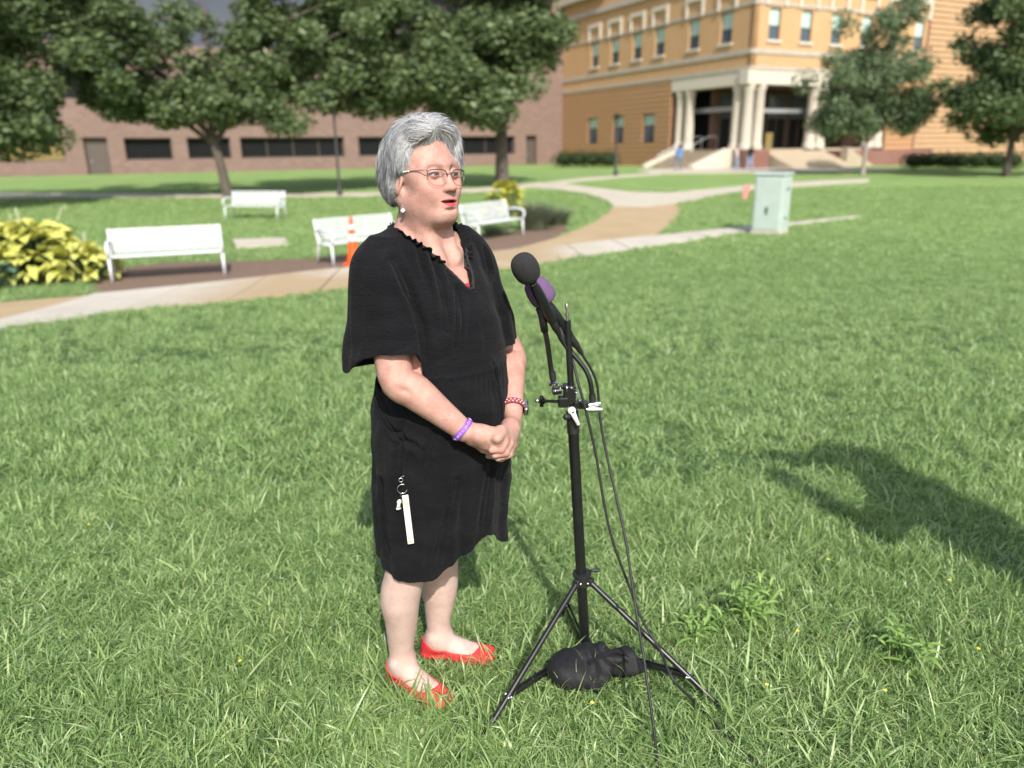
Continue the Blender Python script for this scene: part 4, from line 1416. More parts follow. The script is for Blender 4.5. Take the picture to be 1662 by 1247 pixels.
inside_h = ((Vb > hlo + .006) & (Vb < hhi - .006)).all(1) | ((Vb > np.array((-.130, -.19, zcut + .005))) & (Vb < np.array((.130, .16, 1.75)))).all(1)
Vb, Fb = drop_loose(Vb, Fb, ~inside_h)
for V_, F_ in ((Vb, Fb), (Vh, Fh), (Vd, Fd)):
    parts_v.append(V_); parts_f.append(F_ + off); off += len(V_)
BV = np.concatenate(parts_v); BF = np.concatenate(parts_f)
me = np_mesh('body', BV, BF, True)

# skin colour regions kept as attributes: lips, blush, eye line
def dist_to(shapes, P):
    out = np.full(len(P), 9.0)
    for sh in shapes:
        X = P[:, 0].reshape(-1, 1, 1); Y = P[:, 1].reshape(-1, 1, 1); Z = P[:, 2].reshape(-1, 1, 1)
        out = np.minimum(out, sh.d(X, Y, Z).ravel())
    return out
lipU = [HCp((s * .003, -.1068, -.0505), (s * .0235, -.0935, -.0575), .0046, .0024) for s in (-1, 1)]
lipL = [HCp((0, -.1050, -.0690), (s * .0195, -.0945, -.0635), .0060, .0028) for s in (-1, 1)]
near_h = BV[:, 2] > 1.38
hl = np.linalg.inv(HMn) @ np.concatenate([BV, np.ones((len(BV), 1))], 1).T
hx, hy, hz = hl[0], hl[1], hl[2]
ax_ = np.clip(np.abs(hx) / .0292, 0, 1)
zc_ = -.0605 + .001 * ax_
upz = zc_ + .0066 * (1 - ax_ ** 1.7) - .0016 * np.exp(-(hx / .0035) ** 2)
loz = zc_ - .0122 * (1 - ax_ ** 2.2)
lip = np.clip((upz - hz) / .0012, 0, 1) * np.clip((hz - loz) / .0014, 0, 1) * (np.abs(hx) < .0292) * (hy < -.080) * near_h
mouth = np.clip(1 - ((hx / .0255) ** 2 + ((hz + .0605) / .0045) ** 2), 0, .12) / .12 * (hy > -.0925) * (hy < -.07) * near_h
blush = np.zeros(len(BV))
for s in (-1, 1): blush += np.exp(-(((hx - s * .042) / .022) ** 2 + ((hz + .018) / .02) ** 2)) * (hy < -.03) * near_h
blush += np.exp(-((hx / .014) ** 2 + ((hz + .022) / .014) ** 2)) * (hy < -.09) * near_h * .7
lash = np.zeros(len(BV))
for s in (-1, 1):
    e = ((hx - s * .033) / .0142) ** 2 + ((hz - .0068) / .0050) ** 2
    lash += 1.7 * np.exp(-((np.sqrt(e) - 1) / .22) ** 2) * (hz > .0072) * (hy < -.06) * near_h
    lash += .10 * np.exp(-(((hz - .0285 - .10 * (np.abs(hx) - .013) + 2.6 * (np.abs(hx) - .013) ** 2) / .0030) ** 2)) * (hx * s > .012) * (hx * s < .050) * (hy < -.05) * near_h
    lash += .35 * np.exp(-((np.sqrt(e) - 1) / .15) ** 2) * (hz <= .0072) * (hy < -.06) * near_h
# warm areas: elbows, knuckles, hands, shins a touch paler
warm = np.clip((dist_to([Ell(hc + [0, 0, -.02], .07)], BV) < 0) * .5 + (BV[:, 2] > .8) * (BV[:, 2] < 1.12) * .35 + (BV[:, 2] > 1.2) * (BV[:, 2] < 1.37) * .4, 0, 1)
legp = np.clip((.62 - BV[:, 2]) / .1, 0, 1)
for nm, arr in (('legp', legp), ('lip', lip), ('mouth', mouth), ('blush', blush), ('lash', lash), ('warm', warm)):
    a = me.attributes.new(nm, 'FLOAT', 'POINT'); a.data.foreach_set('value', arr.astype(np.float32))

def skin_mat():
    m, nt, b = new_mat('skin')
    def at(nm):
        n = nt.nodes.new('ShaderNodeAttribute'); n.attribute_name = nm; return n.outputs['Fac']
    f = ramp(nt, noise(nt, 26, 5, .65), .38, .64)
    c = mix_rgb(nt, f, (.415, .252, .203), (.345, .176, .142))
    c = mix_rgb(nt, ramp(nt, noise(nt, 140, 3), .55, .8), c, (.34, .165, .125))
    c = mix_rgb(nt, at('warm'), c, mix_rgb(nt, f, (.45, .265, .205), (.38, .190, .150)))
    c = mix_rgb(nt, at('legp'), c, mix_rgb(nt, f, (.47, .345, .30), (.42, .285, .245)))
    bl = nt.nodes.new('ShaderNodeMath'); bl.operation = 'MULTIPLY'; bl.inputs[1].default_value = .5
    nt.links.new(at('blush'), bl.inputs[0])
    c = mix_rgb(nt, bl.outputs[0], c, (.60, .23, .18))
    c = mix_rgb(nt, at('lash'), c, (.09, .05, .04))
    c = mix_rgb(nt, at('lip'), c, (.52, .060, .075))
    c = mix_rgb(nt, at('mouth'), c, (.03, .008, .008))
    nt.links.new(c, b.inputs['Base Color'])
    b.inputs['Roughness'].default_value = .56
    b.inputs['Specular IOR Level'].default_value = .28
    b.inputs['Subsurface Weight'].default_value = .10
    b.inputs['Subsurface Radius'].default_value = (1.0, .35, .2)
    b.inputs['Subsurface Scale'].default_value = .010
    bump(nt, b, noise(nt, 420, 3), .4, .0012)
    bump(nt, b, noise(nt, 110, 4, .6), .3, .003)
    return m
M['skin'] = skin_mat()
body = link('body', me, woman, M['skin'])

# eyes, teeth
eye_w = simple('eye_white', (.34, .32, .31), .25, (.30, .27, .26)); iris_m = simple('iris', (.055, .05, .035), .2, (.10, .09, .05), 300); pup = simple('pupil', (.003, .003, .003), .08)
gaze = (Vector((math.sin(R(6)), -math.cos(R(6)), -.06))).normalized()
gz = gaze.to_track_quat('Z', 'Y').to_matrix()
for s in (-1, 1):
    V = MB(); V.ball((0, 0, 0), .0122, 20)
    eo = V.build('eyeball', eye_w, woman, True)
    eo.location = hp(s * .0325, -.0790, .0075)
    Mx = (HM.to_3x3() @ gz)
    eo.rotation_euler = Mx.to_euler()
    V = MB(); V.lathe([(.0068, .01020), (.0064, .01085), (.003, .0119), (.0026, .01210)], 20); V.build('iris', iris_m, eo, True)
    V = MB(); V.lathe([(.0026, .0119), (.0022, .01235), (.0005, .0125)], 16); V.build('pupil', pup, eo, True)
teeth_m = simple('teeth', (.62, .58, .50), .3)
V = MB()
for i in range(8):
    a = (i - 3.5) * .0068
    V.box((a, -.0855 + abs(a) ** 1.6 * 5, -.0568), (.0062, .005, .0060), None, .0012)
V.v = [tuple(HM @ Vector(p)) for p in V.v]
V.build('teeth', teeth_m, woman)
# ------------------------------------------------------------------ the dress
HEMT = np.array([-180, -120, -93, -66, -52, -37, -22, -8, 0, 10, 25, 50, 93, 140, 180.]) * math.pi / 180
HEMZ = np.array([.405, .43, .44, .426, .438, .468, .50, .535, .562, .540, .492, .444, .40, .39, .405])

class Garment(Stack):
    def __init__(s, rows, fold=None, grow=0.0, floor=None, drop=0.0, pw=2.0):
        rows = [(z - (drop if i == 0 else 0) + (grow * 1.2 if z > 1.2 else 0), cx, cy, a + grow, b + grow) for i, (z, cx, cy, a, b) in enumerate(sorted(rows))]
        super().__init__(rows, fold, pw); s.floor = floor; s.drop = drop
    def d(s, X, Y, Z):
        fl = s.T[0, 0]; s_T = s.T
        d = None
        z = Z.ravel()
        cx, cy, a, b = [o.reshape(1, 1, -1).astype(np.float32) for o in s.at(z)]
        x = (X - cx) / a; y = (Y - cy) / b
        rr = np.sqrt(x * x + y * y)
        d = (rr - 1) * np.minimum(a, b)
        if s.fold is not None: d = d - s.fold(np.arctan2(X - cx, -(Y - cy)), Z, X, Y)
        f = s.floor(X, Y) - s.drop if s.floor is not None else fl
        return np.maximum(d, np.maximum(f - Z, Z - s.T[-1, 0]))

def skirt_fold(th, z, x, y):
    lowr = sst(1.03, .62, z) if False else np.clip((1.03 - z) / .45, 0, 1)
    g = .0075 * lowr * (np.sin(8 * th + 1.2 + 1.1 * np.sin(3.1 * z)) * .8 + np.sin(13 * th + .4 + 2 * z) * .5 + .35 * np.sin(22 * th + 3))
    g = g + .0019 * np.sin(52 * th + 6 * np.sin(9 * z) + 3 * np.sin(5 * th)) * np.exp(-np.clip(1.03 - z, 0, 1) / .07) * (z < 1.03)
    g = g + .0042 * np.exp(-((z - 1.032 - .01 * np.cos(th)) / .0060) ** 2)
    # drapes fanning down from the neckline over the bust
    upw = np.clip((z - 1.06) / .1, 0, 1) * np.clip((1.40 - z) / .05, 0, 1)
    g = g + upw * .0022 * (np.sin(40 * x + 14 * (z - 1.2) * np.sign(x)) + .7 * np.sin(71 * x - 9 * z)) * (y < .04)
    g = g + .0035 * np.sin(3 * th + 16 * z) * np.clip((1.2 - z) / .2, 0, 1)
    g = g + .004 * lowr * np.exp(-((th + .62) / .05) ** 2) - .006 * lowr * np.exp(-((th + .50) / .07) ** 2)
    return g
def sleeve_fold(th, z, x, y):
    lo = np.clip((1.34 - z) / .2, 0, 1)
    return .0042 * lo * (np.sin(5 * th + 9 * z) + .6 * np.sin(9 * th + 2 - 12 * z) + .35 * np.sin(38 * z + 3 * th))
torso_rows = [(.40, .004, -.010, .198, .190), (.50, .005, -.010, .199, .191), (.62, .007, -.012, .203, .195), (.78, .010, -.014, .204, .197), (.90, .011, -.024, .197, .192), (1.00, .011, -.034, .183, .182),
              (1.07, .010, -.034, .174, .172), (1.15, .007, -.032, .168, .164), (1.22, .004, -.018, .166, .148), (1.29, 0, -.002, .168, .126), (1.34, 0, .012, .170, .098), (1.375, 0, .020, .158, .074), (1.395, 0, .022, .128, .058), (1.414, 0, .022, .09, .046)]
def sl_rows(s):
    return [(1.00, s * .188, -.020, .083, .134), (1.08, s * .183, -.018, .081, .128), (1.16, s * .176, -.012, .075, .114), (1.24, s * .172, 0, .070, .094), (1.31, s * .164, .006, .070, .077), (1.36, s * .146, .012, .058, .058), (1.392, s * .130, .018, .035, .036)]
def hem_floor(X, Y):
    th = np.arctan2(X + .015, -(Y - .016))
    return np.interp(th, HEMT, HEMZ).astype(np.float32)
def sl_floor(X, Y):
    cx = np.sign(X) * .192; u = -.69 * (X - cx) - .73 * (Y + .012)
    near_ = 1.036 + .078 * sst(-.03, .10, u)
    return np.where(X < 0, near_, 1.045 + .02 * sst(-.03, .10, -(Y))).astype(np.float32)
def garment_ops(grow, drop):
    o = [('+', Garment(torso_rows, skirt_fold, grow, hem_floor, drop), 0)]
    for s in (-1, 1): o.append(('+', Garment(sl_rows(s), sleeve_fold, grow, sl_floor, drop), .014))
    return o
GL, GH, Gh = (-.345, -.275, .36), (.345, .25, 1.435), .0034
fo_ = Field(GL, GH, Gh); solid(fo_, garment_ops(0, 0))
fi_ = Field(GL, GH, Gh); solid(fi_, garment_ops(-.0065, .06))
D = np.maximum(fo_.D, -fi_.D)
X = fo_.ax[0][:, None, None]; Y = fo_.ax[1][None, :, None]; Z = fo_.ax[2][None, None, :]
NZ = [1.238, 1.250, 1.29, 1.33, 1.36, 1.385, 1.42]; NW = [-.006, .001, .028, .054, .076, .094, .108]
wz = np.interp(Z, NZ, NW)
neck_c = np.maximum(np.abs(X - .010) - wz, Y - .03)
neck_b = np.maximum(np.maximum(np.abs(X) - .082, 1.378 - Z), -Y - .05)
D = np.maximum(D, -np.minimum(neck_c, neck_b)).astype(np.float32)
fo_.D = D
# drape lines: creases and soft ridges that hang from the neckline, sleeve and hips
def march(px, py):
    o = np.array(WMi @ CAM); d = np.array((WMi.to_3x3() @ ray(px, py)).normalized())
    ts = np.arange(1.45, 2.5, .003); P = o + d * ts[:, None]
    ok = ((P > GL) & (P < GH)).all(1); v = np.where(ok, sample(fo_, P), 1)
    i = int(np.argmax(v < 0)); return P[i] if (v < 0).any() else None
DR = []
def drape(pts, r, out, k):
    P = [march(*p) for p in pts]; DR.append((np.array([p for p in P if p is not None]), r, out))
for pts, r, o_, k in [
    ([(640, 425), (652, 450), (668, 490), (680, 530), (690, 586)], .011, .0060, .016),
    ([(700, 415), (712, 450), (722, 500), (726, 540)], .007, .0050, .014),
    ([(676, 400), (688, 440), (700, 480)], .006, .0045, .012),
    ([(786, 405), (794, 440), (800, 490)], .006, .0045, .012),
    ([(742, 470), (745, 520), (738, 570)], .007, .0055, .016),
    ([(800, 592), (808, 630), (812, 690)], .005, .0035, .006),
    ([(655, 690), (650, 740), (648, 800)], .008, .0060, .018),
    ([(706, 700), (694, 740), (690, 790)], .008, .0060, .016),
    ([(798, 745), (790, 790), (783, 840), (781, 860)], .009, .0055, .014),
    ([(740, 780), (728, 830), (712, 880), (700, 930)], .008, .0060, .018),
    ([(622, 780), (625, 840), (630, 900)], .008, .0060, .018),
    ([(610, 640), (640, 700), (690, 735)], .007, .0055, .016)]:
    drape(pts, r, o_, k)
DV, DF = nets(fo_, 1)
# crumpled gauze: low sine mixtures pushed along the surface
dr = np.random.default_rng(9)
disp = np.zeros(len(DV))
for P, r, dep in DR:
    best = np.full(len(DV), 9.); at_ = np.zeros(len(DV)); m = len(P) - 1
    for i in range(m):
        ab = P[i + 1] - P[i]; t = np.clip(((DV - P[i]) @ ab) / (ab @ ab), 0, 1)
        q = np.linalg.norm(DV - P[i] - t[:, None] * ab, axis=1); w = q < best
        best = np.where(w, q, best); at_ = np.where(w, (i + t) / m, at_)
    amp = dep * 2.1 * np.sin(np.pi * np.clip(at_ * .86 + .12, 0, 1)) ** .6
    sg = r * 1.15
    disp += amp * (-np.exp(-(best / sg) ** 2) + .62 * np.exp(-((best - 2.1 * sg) / (1.1 * sg)) ** 2))
for _ in range(26):
    k = dr.normal(size=3) * np.array([22, 22, 46]); disp += np.sin(DV @ k + dr.uniform(0, 6.28)) * .00042
gN = grad(fo_, DV); DV = DV + gN * disp[:, None]
me = np_mesh('dress', DV, DF, True)

def gauze():
    m, nt, b = new_mat('black_gauze')
    b.inputs['Roughness'].default_value = .9
    b.inputs['Specular IOR Level'].default_value = .06
    b.inputs['Sheen Weight'].default_value = .035
    b.inputs['Sheen Roughness'].default_value = .5
    c = mix_rgb(nt, ramp(nt, noise(nt, 9, 4, stretch=(1, 1, 2.5)), .3, .7), (.0052, .0052, .0062), (.0090, .0090, .0104))
    nt.links.new(c, b.inputs['Base Color'])
    bump(nt, b, noise(nt, 38, 5, .6, stretch=(1, 1, 3.2), dist=.6), .6, .012)
    bump(nt, b, noise(nt, 170, 3, .6, stretch=(1, 1, 2.5)), .35, .0018)
    return m
M['gauze'] = gauze()
dress = link('dress', me, woman, M['gauze'])
DRESS_BVH = BVHTree.FromPolygons([tuple(v) for v in DV], [tuple(f) for f in DF])

# frill round the neckline
def surf_y(x, z):
    o = Vector((x, -.4, z)); h = DRESS_BVH.ray_cast(o, Vector((0, 1, 0)))
    return h[0].y if h[0] is not None else None
def ruffle(side):
    pts = []
    for z in np.linspace(1.322, 1.392, 16):
        x = .010 + side * (np.interp(z, NZ, NW) + .005); y = surf_y(x, z)
        if y is None or y > .05: continue
        pts.append(Vector((x, y, z)))
    # over the shoulder and round the back of the neck
    last = pts[-1]
    for a in np.linspace(0, 1, 14)[1:]:
        ang = a * math.pi / 2
        pts.append(Vector((side * (abs(last.x) * math.cos(ang) * 1.0), last.y + (.085 - last.y) * math.sin(ang), 1.393 + .006 * math.sin(ang * 2))))
    # resample finely, then wave it
    P = np.array([tuple(p) for p in pts]); dd = np.concatenate([[0], np.cumsum(np.linalg.norm(np.diff(P, axis=0), axis=1))])
    n = int(dd[-1] / .0018); s_ = np.linspace(0, dd[-1], n)
    Q = np.stack([np.interp(s_, dd, P[:, i]) for i in range(3)], 1)
    V = []; F = []
    ctr = np.array([0, .02, 1.36])
    for i in range(n):
        t = Q[min(i + 1, n - 1)] - Q[max(i - 1, 0)]; t /= np.linalg.norm(t)
        out = Q[i] - ctr; out[2] += .03; out /= np.linalg.norm(out)
        nn = np.cross(t, out); nn /= np.linalg.norm(nn)
        w = math.sin(s_[i] * 2 * math.pi / .021 + 1.8 * math.sin(s_[i] * 70)); w2 = math.sin(s_[i] * 2 * math.pi / .015 + 1)
        for j, h in enumerate((-.006, .002, .009, .015)):
            V.append(Q[i] + out * (h + .003 * w2 * (j > 1)) + nn * (w * .0034 * (1 + .5 * math.sin(s_[i] * 37)) * j / 2.2))
    for i in range(n - 1):
        for j in range(3): F.append((i * 4 + j, (i + 1) * 4 + j, (i + 1) * 4 + j + 1, i * 4 + j + 1))
    me = np_mesh('ruffle', V, F, True)
    o = link('ruffle', me, dress, M['gauze'])
    sm = o.modifiers.new('cloth_thickness', 'SOLIDIFY'); sm.thickness = .0022; sm.offset = 0
for s in (-1, 1): ruffle(s)
# brownish lace edge down the open neckline
lace_m = simple('lace_trim', (.020, .016, .013), .9, (.010, .009, .009), 260, bmp=.8, bscale=500, bd=.002)
for s in (-1, 1):
    V = []; F = []
    zs = np.linspace(1.250, 1.345, 24)
    for i, z in enumerate(zs):
        w0 = np.interp(z, NZ, NW)
        for j, q in enumerate((.000, .004, .0085)):
            x = .010 + s * (w0 + q); y = surf_y(x, z) or -.1
            V.append((x, y - .0012 - .0006 * math.sin(i * 2.2), z))
    for i in range(len(zs) - 1):
        for j in range(2): F.append((i * 3 + j, (i + 1) * 3 + j, (i + 1) * 3 + j + 1, i * 3 + j + 1))
    o = link('lace_trim', np_mesh('lace_trim', V, F, True), dress, lace_m)
    o.modifiers.new('cloth_thickness', 'SOLIDIFY').thickness = .0015
red_m = simple('red_knit', (.55, .025, .045), .85, (.42, .015, .03), 90)
fcam = Field((-.012, -.20, 1.20), (.032, -.08, 1.262), .002)
solid(fcam, [('+', Stack([(1.205, 0, -.016, .157, .1385), (1.24, 0, -.013, .159, .1335), (1.262, 0, -.010, .1605, .1275)]), 0)])
Vc, Fc = nets(fcam, 0)
link('camisole', np_mesh('camisole', Vc, Fc, True), woman, red_m)
# ------------------------------------------------------------------ hair
HMi = np.linalg.inv(HMn)
def to_h(P): return (HMi @ np.concatenate([P, np.ones((len(P), 1))], 1).T)[:3].T
def from_h(P): return (HMn @ np.concatenate([P, np.ones((len(P), 1))], 1).T)[:3].T
hair_ops = []
HA = lambda c, r, k, rot=None: hair_ops.append(('+', Ell(c, r, rot), k))
HCut = lambda c, r, k, rot=None: hair_ops.append(('-', Ell(c, r, rot), k))
HA((0, .022, .058), (.083, .100, .093), 0)
HA((0, .066, .004), (.064, .044, .074), .03)
for s in (-1, 1):
    HA((s * .066, .044, .004), (.021, .042, .062), .03)
    HA((s * .072, .004, .058), (.016, .034, .044), .025)
HA((0, -.012, .116), (.062, .056, .028), .03)
HA((.026, -.046, .112), (.044, .038, .024), .03)
HA((-.012, -.052, .109), (.050, .034, .023), .03)
HA((.073, -.040, .060), (.014, .032, .062), .02)            # lock falling down the far temple
HCut((-.004, -.120, .020), (.071, .072, .111), .012)
HCut((.030, -.100, .050), (.036, .032, .056), .012)
HCut((-.056, -.080, .035), (.036, .050, .062), .012)
HCut((-.090, -.006, -.020), (.030, .026, .034), .008)
HCut((0, -.03, -.115), (.11, .085, .060), .02)
fhair = Field((-.12, -.13, -.12), (.12, .155, .19), .0030)
solid(fhair, hair_ops)
hv, hf = nets(fhair, 1)
hm, nt, b = new_mat('silver_hair')
at = nt.nodes.new('ShaderNodeAttribute'); at.attribute_name = 'tint'
cr = nt.nodes.new('ShaderNodeValToRGB')
cr.color_ramp.elements[0].color = (.085, .09, .10, 1); cr.color_ramp.elements[1].color = (.56, .56, .56, 1)
e = cr.color_ramp.elements.new(.45); e.color = (.29, .295, .305, 1)
nt.links.new(at.outputs['Fac'], cr.inputs[0]); nt.links.new(cr.outputs[0], b.inputs['Base Color'])
b.inputs['Roughness'].default_value = .5; b.inputs['Specular IOR Level'].default_value = .4
M['hair'] = hm
# base volume sits a little under the strands
hvw = from_h(hv)
gh = grad(fhair, hv)
hv_in = hv - gh * .0065
me = np_mesh('hair', from_h(hv_in), hf, True)
a = me.attributes.new('tint', 'FLOAT', 'FACE'); a.data.foreach_set('value', np.clip(np.random.default_rng(3).normal(.30, .06, len(hf)), 0, 1).astype(np.float32))
hair = link('hair', me, woman, M['hair'])

def flow(P):
    """combing direction on the head"""
    x, y, z = P[:, 0], P[:, 1], P[:, 2]
    t = np.clip((z - .045) / .085, 0, 1)
    far = np.clip((x + .060 + .25 * np.clip(y, -.1, .06)) / .030, 0, 1)            # parted a little towards her right
    front = np.clip((-y + .02) / .08, 0, 1)
    vn = np.stack([-.75 * t - .05, .55 + .35 * front - .35 * (1 - t), -(1 - t) * 1.25 - .12 + .25 * front * t], 1)
    vf = np.stack([1.0 * t + .05, .42 - .10 * front, -(1 - t) * 1.3 - .12], 1)
    v = vn * (1 - far)[:, None] + vf * far[:, None]
    back = np.clip((y - .04) / .06, 0, 1)[:, None]
    v = v * (1 - back) + np.stack([x * 3, .15 + 0 * x, -1.1 + 0 * x], 1) * back
    low = np.clip((-.03 - z) / .04, 0, 1)[:, None]
    v = v + low * np.stack([-np.sign(x) * .25, -.5 * np.ones_like(x), -.4 * np.ones_like(x)], 1)
    # gentle waves
    v = v + .30 * np.stack([np.sin(60 * z + 25 * y), np.sin(55 * x + 30 * z), np.sin(48 * y + 20 * x)], 1)
    return v / np.linalg.norm(v, axis=1)[:, None]

hr = np.random.default_rng(17)
tri = hv[hf]; area = np.linalg.norm(np.cross(tri[:, 1] - tri[:, 0], tri[:, 3] - tri[:, 0]), axis=1)
NG_ = 1250
pick = hr.choice(len(hf), NG_ * 2, p=area / area.sum())
G0 = tri[pick].mean(1)
xt = G0[(np.abs(G0[:, 0] + .045) < .032) & (G0[:, 1] < .0) & (G0[:, 2] > .095)]
G0 = np.concatenate([np.repeat(xt, 4, 0) + hr.normal(size=(len(xt) * 4, 3)) * .004, G0])
G0 = G0[G0[:, 2] > -.070][:NG_ + 300]; NG_ = len(G0)
STEP = .0056; NS = 13
paths = [G0]
P = G0.copy()
for i in range(NS):
    v = flow(P); n = grad(fhair, P)
    v = v - n * (v * n).sum(1)[:, None]; v /= np.linalg.norm(v, axis=1)[:, None] + 1e-9
    P = P + v * STEP
    P = P - grad(fhair, P) * sample(fhair, P)[:, None]
    paths.append(P.copy())
G = np.stack(paths, 1)                                # guides, steps, 3
PER = 30
S1 = NS + 1
u = np.linspace(0, 1, S1)
Vs = []; Fs = []; Ts = []; base = 0
gt = np.clip(hr.normal(.42, .24, NG_), .03, 1)
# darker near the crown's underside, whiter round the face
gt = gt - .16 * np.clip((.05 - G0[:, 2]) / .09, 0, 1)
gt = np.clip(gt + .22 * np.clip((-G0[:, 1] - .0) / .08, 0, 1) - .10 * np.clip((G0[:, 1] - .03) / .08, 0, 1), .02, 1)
for k in range(PER):
    off = hr.normal(size=(NG_, 3)) * .0042
    spread = (1 - .75 * u[None, :, None] ** 1.5) * off[:, None, :]
    lift_a = (hr.uniform(-.0015, .0055, NG_) + (hr.random(NG_) < .03) * hr.uniform(.002, .009, NG_))[:, None] * np.sin(np.pi * np.clip(u * .9 + .05, 0, 1))[None, :]
    Q = G + spread
    flat_ = Q.reshape(-1, 3)
    n = grad(fhair, flat_).reshape(NG_, S1, 3)
    d = sample(fhair, flat_).reshape(NG_, S1, 1)
    Q = Q - n * d * .9 + n * (lift_a[..., None] + hr.uniform(-.001, .0015, NG_)[:, None, None])
    wob = hr.normal(size=(NG_, 1, 3)) * .0014 * np.sin(u * 9 + k)[None, :, None]
    Q = Q + wob
    L = hr.uniform(.55, 1.0, NG_)
    tang = np.gradient(Q, axis=1); tang /= np.linalg.norm(tang, axis=2, keepdims=True) + 1e-9
    side = np.cross(tang, n + hr.normal(size=(NG_, 1, 3)) * .45); side /= np.linalg.norm(side, axis=2, keepdims=True) + 1e-9
    w = .00036 * (1 - u ** 3 * .9)[None, :, None] * hr.uniform(.7, 1.3, NG_)[:, None, None]
    A_ = Q - side * w; B_ = Q + side * w
    Vk = np.stack([A_, B_], 2).reshape(-1, 3)
    i0 = (np.arange(NG_) * S1 * 2)[:, None] + (np.arange(NS) * 2)[None, :]
    Fk = np.stack([i0, i0 + 1, i0 + 3, i0 + 2], 2).reshape(-1, 4) + base
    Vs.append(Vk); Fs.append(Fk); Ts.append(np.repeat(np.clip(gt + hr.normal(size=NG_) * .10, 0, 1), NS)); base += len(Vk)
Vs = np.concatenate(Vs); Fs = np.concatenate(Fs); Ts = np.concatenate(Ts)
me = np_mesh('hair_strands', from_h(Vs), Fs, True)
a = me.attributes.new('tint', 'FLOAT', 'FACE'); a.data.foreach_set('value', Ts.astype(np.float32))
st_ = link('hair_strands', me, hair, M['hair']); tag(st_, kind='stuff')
# ------------------------------------------------------------------ glasses, earring, wristband, watch, shoes, key tag
rose = simple('rose_metal', (.34, .22, .20), .3, (.26, .16, .15), 40, metal=.7)
dark_frame = simple('frame_dark', (.05, .035, .035), .35)
pearl = simple('pearl', (.82, .80, .76), .2)
lens, nt, b = new_mat('lens_glass')
tr = nt.nodes.new('ShaderNodeBsdfTransparent'); tr.inputs[0].default_value = (.97, .97, .97, 1)
gl = nt.nodes.new('ShaderNodeBsdfGlossy'); gl.inputs['Roughness'].default_value = .02
mx = nt.nodes.new('ShaderNodeMixShader')
mx.inputs[0].default_value = .035; nt.links.new(tr.outputs[0], mx.inputs[1]); nt.links.new(gl.outputs[0], mx.inputs[2])
nt.links.new(mx.outputs[0], nt.nodes['Material Output'].inputs[0])
def lens_pt(s, t, sc=1.0):
    c, q = math.cos(t), math.sin(t)
    x = .0268 * (abs(c) ** .74) * (1 if c > 0 else -1)
    z = .0215 * (abs(q) ** .74) * (1 if q > 0 else -1)
    if q < 0: x *= 1 - .26 * abs(q) ** .8
    if q > 0: z *= .80
    outer = c * s > 0
    if q > -.2 and outer: z += .0035 * abs(c) ** 1.5 * (1 if q > 0 else max(0, 1 + q * 5))
    X_ = s * .0345 + x * sc
    return Vector((X_, -.1045 + X_ * X_ * 3.6, .000 + z * sc))
g_ = empty('eyeglasses'); g_.parent = woman; g_.matrix_local = HM
for s in (-1, 1):
    V = MB(); V.tube([lens_pt(s, 2 * math.pi * i / 40) for i in range(40)], .00075, 6, close=True); V.build('rim', rose, g_, True)
    V = MB(); V.tube([lens_pt(s, math.pi * i / 16 + .0) + Vector((0, -.0004, .0006)) for i in range(17)], .00125, 6); V.build('brow_bar', dark_frame, g_, True)
    V = MB(); n = 40; V.add([lens_pt(s, 0, 0)] + [lens_pt(s, 2 * math.pi * i / n, .98) for i in range(n)], [(0, 1 + i, 1 + (i + 1) % n) for i in range(n)])
    V.build('lens', lens, g_, True)
    h0 = lens_pt(s, .62 if s > 0 else math.pi - .62)
    V = MB(); V.tube([h0, Vector((s * .068, -.088, .0165)), Vector((s * .0765, -.055, .0170)), Vector((s * .0800, -.012, .0145)), Vector((s * .081, .006, .008))], [.0011, .0013, .0012, .0016, .0016], 6)
    V.build('temple', rose, g_, True)
    V = MB()
    for k in range(3): V.ball((s * (.0785 + .0007 * k), -.040 + .009 * k, .0165), .0024, 8)
    V.build('temple_pearls', pearl if True else dark_frame, g_, True)
V = MB(); V.tube([(-.0075, -.1055, .006), (-.004, -.1085, .0095), (.004, -.1085, .0095), (.0075, -.1055, .006)], .0009, 6); V.build('bridge', rose, g_, True)
for s in (-1, 1):
    V = MB(); V.ball((s * .0085, -.1025, -.001), .0028, 8, (.5, 1, 1.5)); V.build('nose_pad', lens, g_, True)
# earrings
for s in (-1, 1):
    p = Vector(hp(s * .0745, -.003, -.044))
    V = MB()
    V.tube([p + Vector((0, 0, .006)), p + Vector((s * .003, -.002, .004)), p + Vector((s * .003, -.002, -.006))], .0006, 6)
    for k in range(4): V.ball(p + Vector((s * .003, -.002, -.009 - .0045 * k)), .0018, 8)
    for a in range(5): V.ball(p + Vector((s * .003 + .0045 * math.cos(a * 1.256), -.002 + .0045 * math.sin(a * 1.256), -.0265)), .0016, 6)
    er = V.build('earring', M['chrome'], woman, True)
    V = MB(); V.ball(p + Vector((s * .003, -.002, -.0335)), .0058, 14); V.build('pearl', pearl, er, True)
def band(center, axis, ra, rb, width, thick, upv, name, mat, parent, n=48):
    """closed strap round a limb; ra along 'side', rb along 'out'"""
    ax = Vector(axis).normalized(); u_ = Vector(upv); u_ = (u_ - ax * u_.dot(ax)).normalized(); v_ = ax.cross(u_)
    V = []; F = []
    for i in range(n):
        a = 2 * math.pi * i / n
        for (dr_, dw) in ((0, -.5), (0, .5), (thick, .5), (thick, -.5)):
            V.append(Vector(center) + u_ * math.cos(a) * (ra + dr_) + v_ * math.sin(a) * (rb + dr_) + ax * dw * width)
    for i in range(n):
        j = (i + 1) % n
        for k in range(4): F.append((i * 4 + k, i * 4 + (k + 1) % 4, j * 4 + (k + 1) % 4, j * 4 + k))
    mb_ = MB(); mb_.add(V, F)
    return mb_.build(name, mat, parent, False), (ax, u_, v_)
